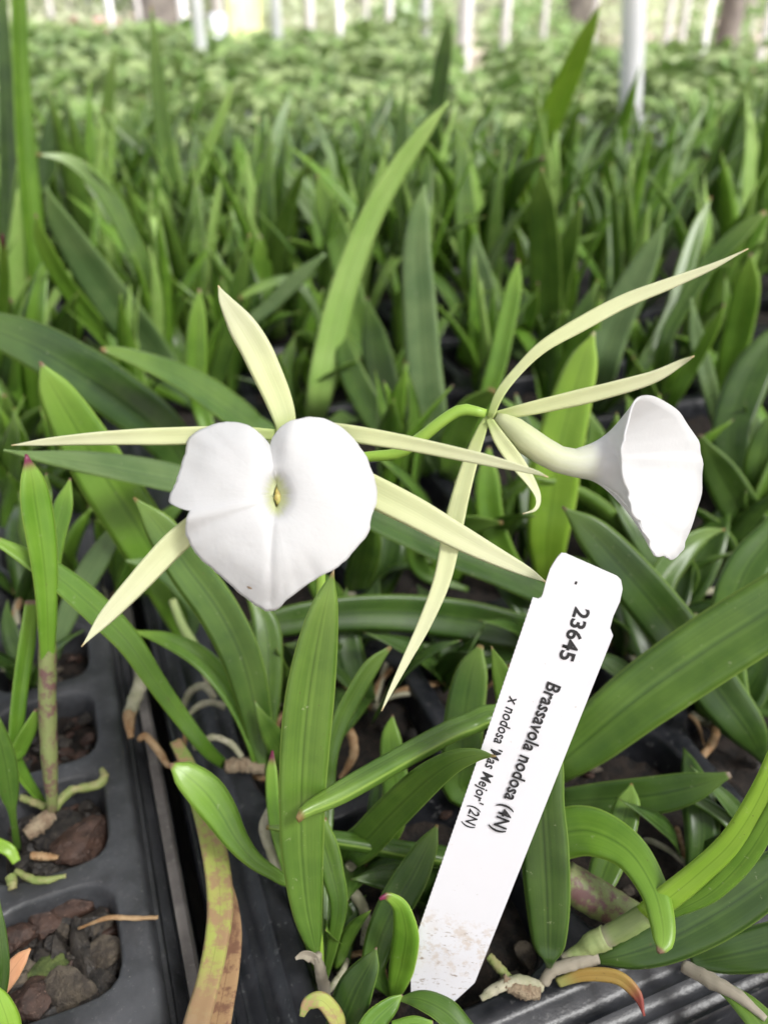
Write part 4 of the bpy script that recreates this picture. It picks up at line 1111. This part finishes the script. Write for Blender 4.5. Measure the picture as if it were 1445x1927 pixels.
bp = [broad_plant(700 + s) for s in range(6)]
k = 0; GB = 'pale leafy pot plants on the far benches'
for row in range(60):
    yy = 1.38 + row * .105 + .0012 * row * row
    if yy > 7.6: break
    sp_ = .10 + .018 * row
    xr = yy * .56
    n_ = int(2 * xr / sp_)
    for i in range(n_ + 1):
        if k >= 295: break
        if rnd.random() < .10: continue
        x = -xr + 2 * xr * (i + rnd.uniform(.2, .8)) / max(1, n_)
        # the benches stop nearer on the right-hand side
        if yy > BEND(x): continue
        if yy < 1.75 and abs(CX + x / (yy * cp) * F - 1197) < 75: continue
        pr = bp[k % 6]; o = pr if pr.name not in placed else copy_tree(pr); placed.add(pr.name)
        o.location = (x, yy, -.002 + rnd.uniform(-.01, .02)); s = rnd.uniform(.9, 1.25) + .07 * row
        o.scale = (s, s, s * rnd.uniform(.75, 1.1) / (1 + .03 * row)); o.rotation_euler = (0, 0, rnd.uniform(0, 6.3))
        tag(o, 'pale green leafy pot plant on the hazy benches beyond the orchids', 'pot plant', GB); k += 1
print('broad', k, 'rows', row)
# the low cover past the nearest 300 plants
parts = []
rr = random.Random(5)
for i in range(9000):
    yy = 2.2 + 5.3 * rr.random() ** 1.0; x = rr.uniform(-.58, .58) * yy
    if yy > BEND(x): continue
    o = Vector((x, yy, rr.uniform(-.01, .06))); a = rr.uniform(0, 6.28); D = Vector((math.cos(a), math.sin(a), rr.uniform(-.3, .6))); L = rr.uniform(.03, .07)
    S_ = D.cross(Vector((0, 0, 1))).normalized() * L * .28
    parts.append(([o, o + D * L * .5 + S_, o + D * L, o + D * L * .5 - S_], [(0, 1, 2, 3)], [(.5, 1), (.9, .5), (.5, .0), (.1, .5)]))
V, Fc, UV = merge(parts); o = mesh_obj('bench_foliage', V, Fc, MBL[1], None, loc=(0, 3, 0), uvs=UV)
tag(o, 'dense pale green foliage carpet covering the far benches', 'foliage', None, 'stuff')

# ------------------------------------------------------------------ posts
MPVC = simple('white_pvc', (.78, .78, .8), (.68, .69, .7), 6, .4, .05)
MGREYP = simple('grey_post', (.42, .41, .4), (.55, .54, .52), 8, .6, .2)
def post(x, ybase, wpx, dia, mat, lab, hgt=2.4, lean=0, name='white_post', z0=-.8, d=None):
    d = d or dia * F / wpx
    b_ = P(x, ybase, d); b_ = Vector((b_.x, b_.y, z0))
    e = empty(name, b_); tag(e, lab, 'post')
    e.rotation_euler = (0, R(-lean), 0); e.location.x += math.tan(R(lean)) * .8
    zz = [z0, -.02, .0, .3, hgt]
    V, Fc, UV = tube([Vector((b_.x, b_.y, z)) for z in zz], [dia / 2] * 5, 12, 14)
    mesh_obj('pole', V, Fc, mat, e, uvs=UV)
    V, Fc, UV = tube([Vector((b_.x, b_.y, z)) for z in (hgt, hgt + .01, hgt + .02)], [dia * .6, dia * .6, dia * .3], 4, 14)
    mesh_obj('cap', V, Fc, mat, e, uvs=UV)
post(1197, 195, 42, .040, MPVC, 'thickest white post, standing at the upper right', lean=7)
post(386, 165, 22, .036, MPVC, 'white post rising left of centre behind the narrow blade')
post(526, 135, 18, .036, MPVC, 'white post right of the yellow board')
post(798, 125, 16, .036, MPVC, 'thin white post just left of the dark spear leaf')
post(872, 110, 26, .09, MGREYP, 'wide pale grey post right of the dark spear leaf', name='grey_post')
post(947, 105, 16, .06, MGREYP, 'slim grey post between the dark spear leaf and the tall leaf', name='grey_post')
post(732, 90, 14, .07, MGREYP, 'slim grey post at the top, nearest the centre line', name='grey_post')
post(585, 80, 16, .08, MGREYP, 'grey post at the top between the two white ones', name='grey_post')
post(350, 75, 16, .08, MPVC, 'pale post left of the yellow board', name='grey_post')
post(1245, 120, 12, .05, MGREYP, 'thin grey post right of the thickest white post', name='grey_post')
post(1275, 110, 12, .05, MGREYP, 'thin grey post leaning close to the rightmost dark trunk', name='grey_post')
post(215, 75, 12, .05, MPVC, 'thin pale post at the top left', name='grey_post')

for x, yb, w_, dia, mt_, lab in ((55,70,12,.06,MPVC,'pale post beside the tall blade at the left edge'),(105,72,9,.05,MGREYP,'slim grey post at the top left corner'),(268,75,9,.05,MGREYP,'slim post left of the dark trunks'),
  (455,78,8,.05,MGREYP,'very thin post in front of the yellow board'),(640,85,10,.05,MPVC,'thin pale post at the top centre'),(690,85,9,.05,MGREYP,'hair-thin grey post at the top centre'),(1018,110,10,.05,MGREYP,'thin post left of the tall double-edged leaf'),
  (1110,115,9,.05,MGREYP,'slim post right of the tall double-edged leaf'),(1318,120,11,.05,MPVC,'pale thin post left of the dark-barked tree'),(1425,125,14,.06,MGREYP,'grey post at the upper right corner')):
    post(x, yb, w_, dia, mt_, lab, name='grey_post' if mt_ is MGREYP else 'white_post')
for x, y, d in ((1176,222,1.25),(1206,236,1.2),(424,138,2.2),(452,142,2.1),(470,140,2.2),(655,130,2.6),(672,136,2.5),(250,160,1.9),(505,135,2.4),(905,128,2.6),(760,140,2.3),(1003,150,2.2),(1268,300,1.0),(1090,200,1.5),(1385,235,1.3),(335,150,2.1)):
    b_ = P(x, y + 12, d); b_.z = min(b_.z, .09); V, Fc = [], []
    box(V, Fc, b_, .012, .0012, .045)
    o = mesh_obj('plant_tag', V, Fc, MPVC, None, loc=b_, smooth=False); bmm = bmesh.new(); bmm.from_mesh(o.data)
    bmesh.ops.bevel(bmm, geom=[e for e in bmm.edges if abs((e.verts[0].co - e.verts[1].co).z) < .001 and (e.verts[0].co - e.verts[1].co).length < .005], offset=.004, segments=2, affect='EDGES'); bmm.to_mesh(o.data); bmm.free()
    o.rotation_euler = (rnd.uniform(-.2, .2), rnd.uniform(-.25, .25), rnd.uniform(-.4, .4)); tag(o, 'tiny blurred white plant tag among the pale plants', 'plant tag', 'white tags on the far benches')

# ------------------------------------------------------------------ far setting
MGRD = simple('ground_brown', (.42, .32, .25), (.52, .43, .34), .8, .9, .4, .02, c3=(.4, .45, .22))
V = [Vector((-200, -60, -.8)), Vector((200, -60, -.8)), Vector((200, 260, -.8)), Vector((-200, 260, -.8))]
o = mesh_obj('ground', V, [(0, 1, 2, 3)], MGRD, None, smooth=False); tag(o, kind='structure')
MTR = simple('trunk_grey', (.34, .31, .28), (.46, .43, .39), 6, .9, .6, .02)
MTRD = simple('trunk_dark', (.09, .075, .07), (.16, .14, .12), 6, .9, .6, .02)
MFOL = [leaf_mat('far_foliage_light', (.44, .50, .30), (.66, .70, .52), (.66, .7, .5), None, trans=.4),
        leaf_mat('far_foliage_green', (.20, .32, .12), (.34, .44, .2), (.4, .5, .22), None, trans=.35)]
def leafcloud(c, rx, ry, rz_, n, L, rr):
    V, Fc, UV = [], [], []
    for i in range(n):
        while True:
            q = Vector((rr.uniform(-1, 1), rr.uniform(-1, 1), rr.uniform(-1, 1)))
            if q.length < 1 and noise.noise(q * 2.2 + c) > -.22: break
        o = c + Vector((q.x * rx, q.y * ry, q.z * rz_)); D = Vector((rr.gauss(0, 1), rr.gauss(0, 1), rr.gauss(0, .7))).normalized()
        S_ = D.orthogonal().normalized(); S_ = Matrix.Rotation(rr.uniform(0, 6.3), 3, D) @ S_
        l = L * rr.uniform(.6, 1.3); st = len(V)
        V += [o, o + D * l * .5 + S_ * l * .3, o + D * l, o + D * l * .5 - S_ * l * .3]; UV += [(.5, 1), (.9, .5), (.5, .0), (.1, .5)]
        Fc.append((st, st + 1, st + 2, st + 3))
    return V, Fc, UV
def tree(x, y, rad, mat, lab, seed, hh=5.5, crown=1):
    rr = random.Random(seed); b_ = Vector((x, y, -.8)); e = empty('tree', b_); tag(e, lab, 'tree', 'trees beyond the benches')
    lean = rr.uniform(-.15, .15)
    parts = [tube([b_, b_ + Vector((lean * .2, 0, 1.2)), b_ + Vector((lean, 0, 3)), b_ + Vector((lean * 1.5, 0, hh))], [rad * 1.25, rad, rad * .8, rad * .4], 16, 12, .2, seed)]
    for k in range(5):
        a = rr.uniform(0, 6.3); z = rr.uniform(hh * .6, hh * .95); s = b_ + Vector((lean, 0, z))
        parts.append(tube([s, s + Vector((math.cos(a) * .6, math.sin(a) * .6, .5)), s + Vector((math.cos(a) * 1.3, math.sin(a) * 1.3, .9))], [rad * .35, rad * .22, rad * .08], 6, 6))
    V, Fc, UV = merge(parts); mesh_obj('trunk', V, Fc, mat, e, uvs=UV)
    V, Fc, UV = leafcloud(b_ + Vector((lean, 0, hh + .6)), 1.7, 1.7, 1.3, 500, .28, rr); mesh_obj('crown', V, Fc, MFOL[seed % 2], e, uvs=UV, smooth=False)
def xat(px, y): return (px - CX) / F * (y * cp + (H) * sp * 1.0)
trs = [(1367,9.0,.11,MTRD,'dark-barked tree rightmost in the row, behind the thin grey posts'),(1085,16,.33,MTRD,'broad dark tree trunk at the top right of centre'),
 (1318,20,.25,MTRD,'dark trunk just left of the rightmost one'),(300,13,.28,MTRD,'dark tree trunk at the top left beside the narrow blade'),(330,15,.2,MTRD,'second dark trunk at the top left'),
 (415,14,.1,MTR,'thin grey trunk left of the yellow board'),(490,14,.12,MTRD,'dark trunk right of the yellow board'),(505,18,.16,MTR,'grey trunk behind the white post'),
 (620,16,.12,MTR,'grey trunk top centre-left'),(690,15,.10,MTR,'thin grey trunk top centre'),(745,18,.16,MTRD,'dark trunk top centre'),(858,17,.14,MTR,'grey-brown trunk behind the dark spear leaf'),
 (1020,20,.13,MTR,'grey trunk left of the broad dark one'),(1150,18,.12,MTR,'grey trunk left of the thickest white post'),(1255,22,.2,MTR,'grey trunk right of the thickest white post'),(1410,22,.16,MTR,'grey trunk at the upper right corner'),(120,22,.2,MTR,'pale trunk at the top left corner')]
for i, (px, yy, rad, mt, lab) in enumerate(trs): tree(xat(px, yy), yy, rad, mt, lab, 40 + i)
# shrubs
shr = [(1420,12,1.0,'light green shrub at the upper right edge'),(1240,15,1.1,'light green shrub between the white post and the dark trunk'),(930,16,1.2,'pale shrub right of the dark spear leaf'),
 (1000,14,.8,'low pale shrub left of the tall leaf'),(560,13,.9,'pale shrub right of the yellow board'),(660,15,1.2,'green shrub at the top centre'),(770,13,.8,'bright shrub near the dark spear leaf'),
 (490,11,.35,'small lime shrub beside the yellow board'),(250,12,.6,'lime shrub at the top left'),(150,16,1.3,'washed out pale shrub at the top left'),(60,14,1.2,'pale shrub at the left frame edge'),(1130,18,1.3,'shrub behind the tall leaf'),(380,17,1.2,'shrub behind the white post left of centre')]
for i, (px, yy, s, lab) in enumerate(shr):
    b_ = Vector((xat(px, yy), yy, -.8)); e = empty('shrub', b_); tag(e, lab, 'shrub', 'shrubs beyond the benches')
    rr = random.Random(i + 900)
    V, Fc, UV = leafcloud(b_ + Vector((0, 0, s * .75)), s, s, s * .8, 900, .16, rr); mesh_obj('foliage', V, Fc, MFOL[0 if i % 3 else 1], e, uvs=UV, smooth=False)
    parts = [tube([b_, b_ + Vector((rr.uniform(-.3, .3) * s, rr.uniform(-.2, .2), s * .9))], [.02, .008], 5, 6) for _ in range(4)]
    V, Fc, UV = merge(parts); mesh_obj('stems', V, Fc, MTR, e, uvs=UV)
# reddish shrub
b_ = Vector((xat(180, 9.5), 9.5, -.8)); e = empty('shrub', b_); tag(e, 'shrub with pinkish red leaves at the top left', 'shrub', 'shrubs beyond the benches')
MRED = leaf_mat('red_foliage', (.5, .26, .24), (.55, .36, .33), (.6, .4, .36), None, trans=.3)
V, Fc, UV = leafcloud(b_ + Vector((0, 0, .62)), .5, .5, .35, 300, .14, random.Random(3)); mesh_obj('foliage', V, Fc, MRED, e, uvs=UV, smooth=False)
V, Fc, UV = tube([b_, b_ + Vector((0, 0, .5))], [.03, .015], 5, 6); mesh_obj('stems', V, Fc, MTR, e, uvs=UV)
# woods
parts = []
rr = random.Random(77)
for i in range(26):
    x = -26 + 2.1 * i; c = Vector((x, 31 + rr.uniform(-3, 3), rr.uniform(1.2, 2.8)))
    parts.append(leafcloud(c, 2.3, 1.6, rr.uniform(2.6, 3.8), 620, .42, rr))
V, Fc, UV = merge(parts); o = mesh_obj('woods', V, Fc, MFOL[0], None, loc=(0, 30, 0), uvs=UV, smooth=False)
tag(o, 'pale sunlit far-off woods closing the view behind the benches', 'woods', None, 'stuff')
# yellow board and white sack
def slab(name, px0, px1, y0, y1, d, mat, lab, cat, th=.03):
    a, b_ = P(px0, y0, d), P(px1, y1, d); e = empty(name, Vector(((a.x + b_.x) / 2, a.y, -.8))); tag(e, lab, cat)
    x0, x1, z1 = a.x, b_.x, a.z; z0 = -.8
    bm = bmesh.new(); bmesh.ops.create_cube(bm, size=1)
    for v in bm.verts: v.co = Vector(((x0 + x1) / 2 + v.co.x * (x1 - x0), a.y + v.co.y * th, (z1 + b_.z) / 2 + v.co.z * (z1 - b_.z))) - WL[e.name]
    bmesh.ops.bevel(bm, geom=bm.edges[:], offset=th * .2, segments=2, affect='EDGES')
    me = bpy.data.meshes.new('panel'); bm.to_mesh(me); bm.free(); me.materials.append(mat)
    q = bpy.data.objects.new('panel', me); coll.objects.link(q); q.parent = e
    for xx in (x0 + .03, x1 - .03):
        V, Fc, UV = tube([Vector((xx, a.y + .03, -.8)), Vector((xx, a.y + .03, b_.z + .02))], [.02, .02], 4, 8); mesh_obj('leg', V, Fc, MGREYP, e, uvs=UV)
slab('yellow_board', 425, 486, -40, 78, 10, simple('yellow_paint', (.85, .83, .35), (.8, .82, .5), 4, .5, .05), 'bright pale yellow board at the top left', 'board')
slab('white_board', 395, 424, 25, 80, 9.8, simple('white_blue_paint', (.78, .8, .88), (.7, .73, .85), 4, .5, .05), 'white board leaning beside the yellow board', 'board')

# ------------------------------------------------------------------ unseen shade net, added to dim the light on the near benches
m = NB('added_shade_net'); m.b.inputs['Base Color'].default_value = (.5, .52, .53, 1); m.set(Roughness=.8)
tr = m.n('ShaderNodeBsdfTransparent'); mx = m.n('ShaderNodeMixShader'); mx.inputs[0].default_value = .62
m.l(tr.outputs[0], mx.inputs[1]); m.l(m.b.outputs[0], mx.inputs[2]); m.l(mx.outputs[0], m.out.inputs[0])
V, Fc = [], []; nx, ny = 24, 20
for i in range(nx + 1):
    for j in range(ny + 1):
        x = -9 + 18 * i / nx; y = -6 + 9.5 * j / ny
        V.append(Vector((x, y, 2.42 - .06 * math.sin(x * 2.1) * math.sin(y * 1.7))))
for i in range(nx):
    for j in range(ny): a = i * (ny + 1) + j; Fc.append((a, a + ny + 1, a + ny + 2, a + 1))
o = mesh_obj('added_shade_net', V, Fc, m.m, None, loc=(0, -1, 2.42)); tag(o, 'unseen pale net added above the orchid benches to dim their light', 'shade net')
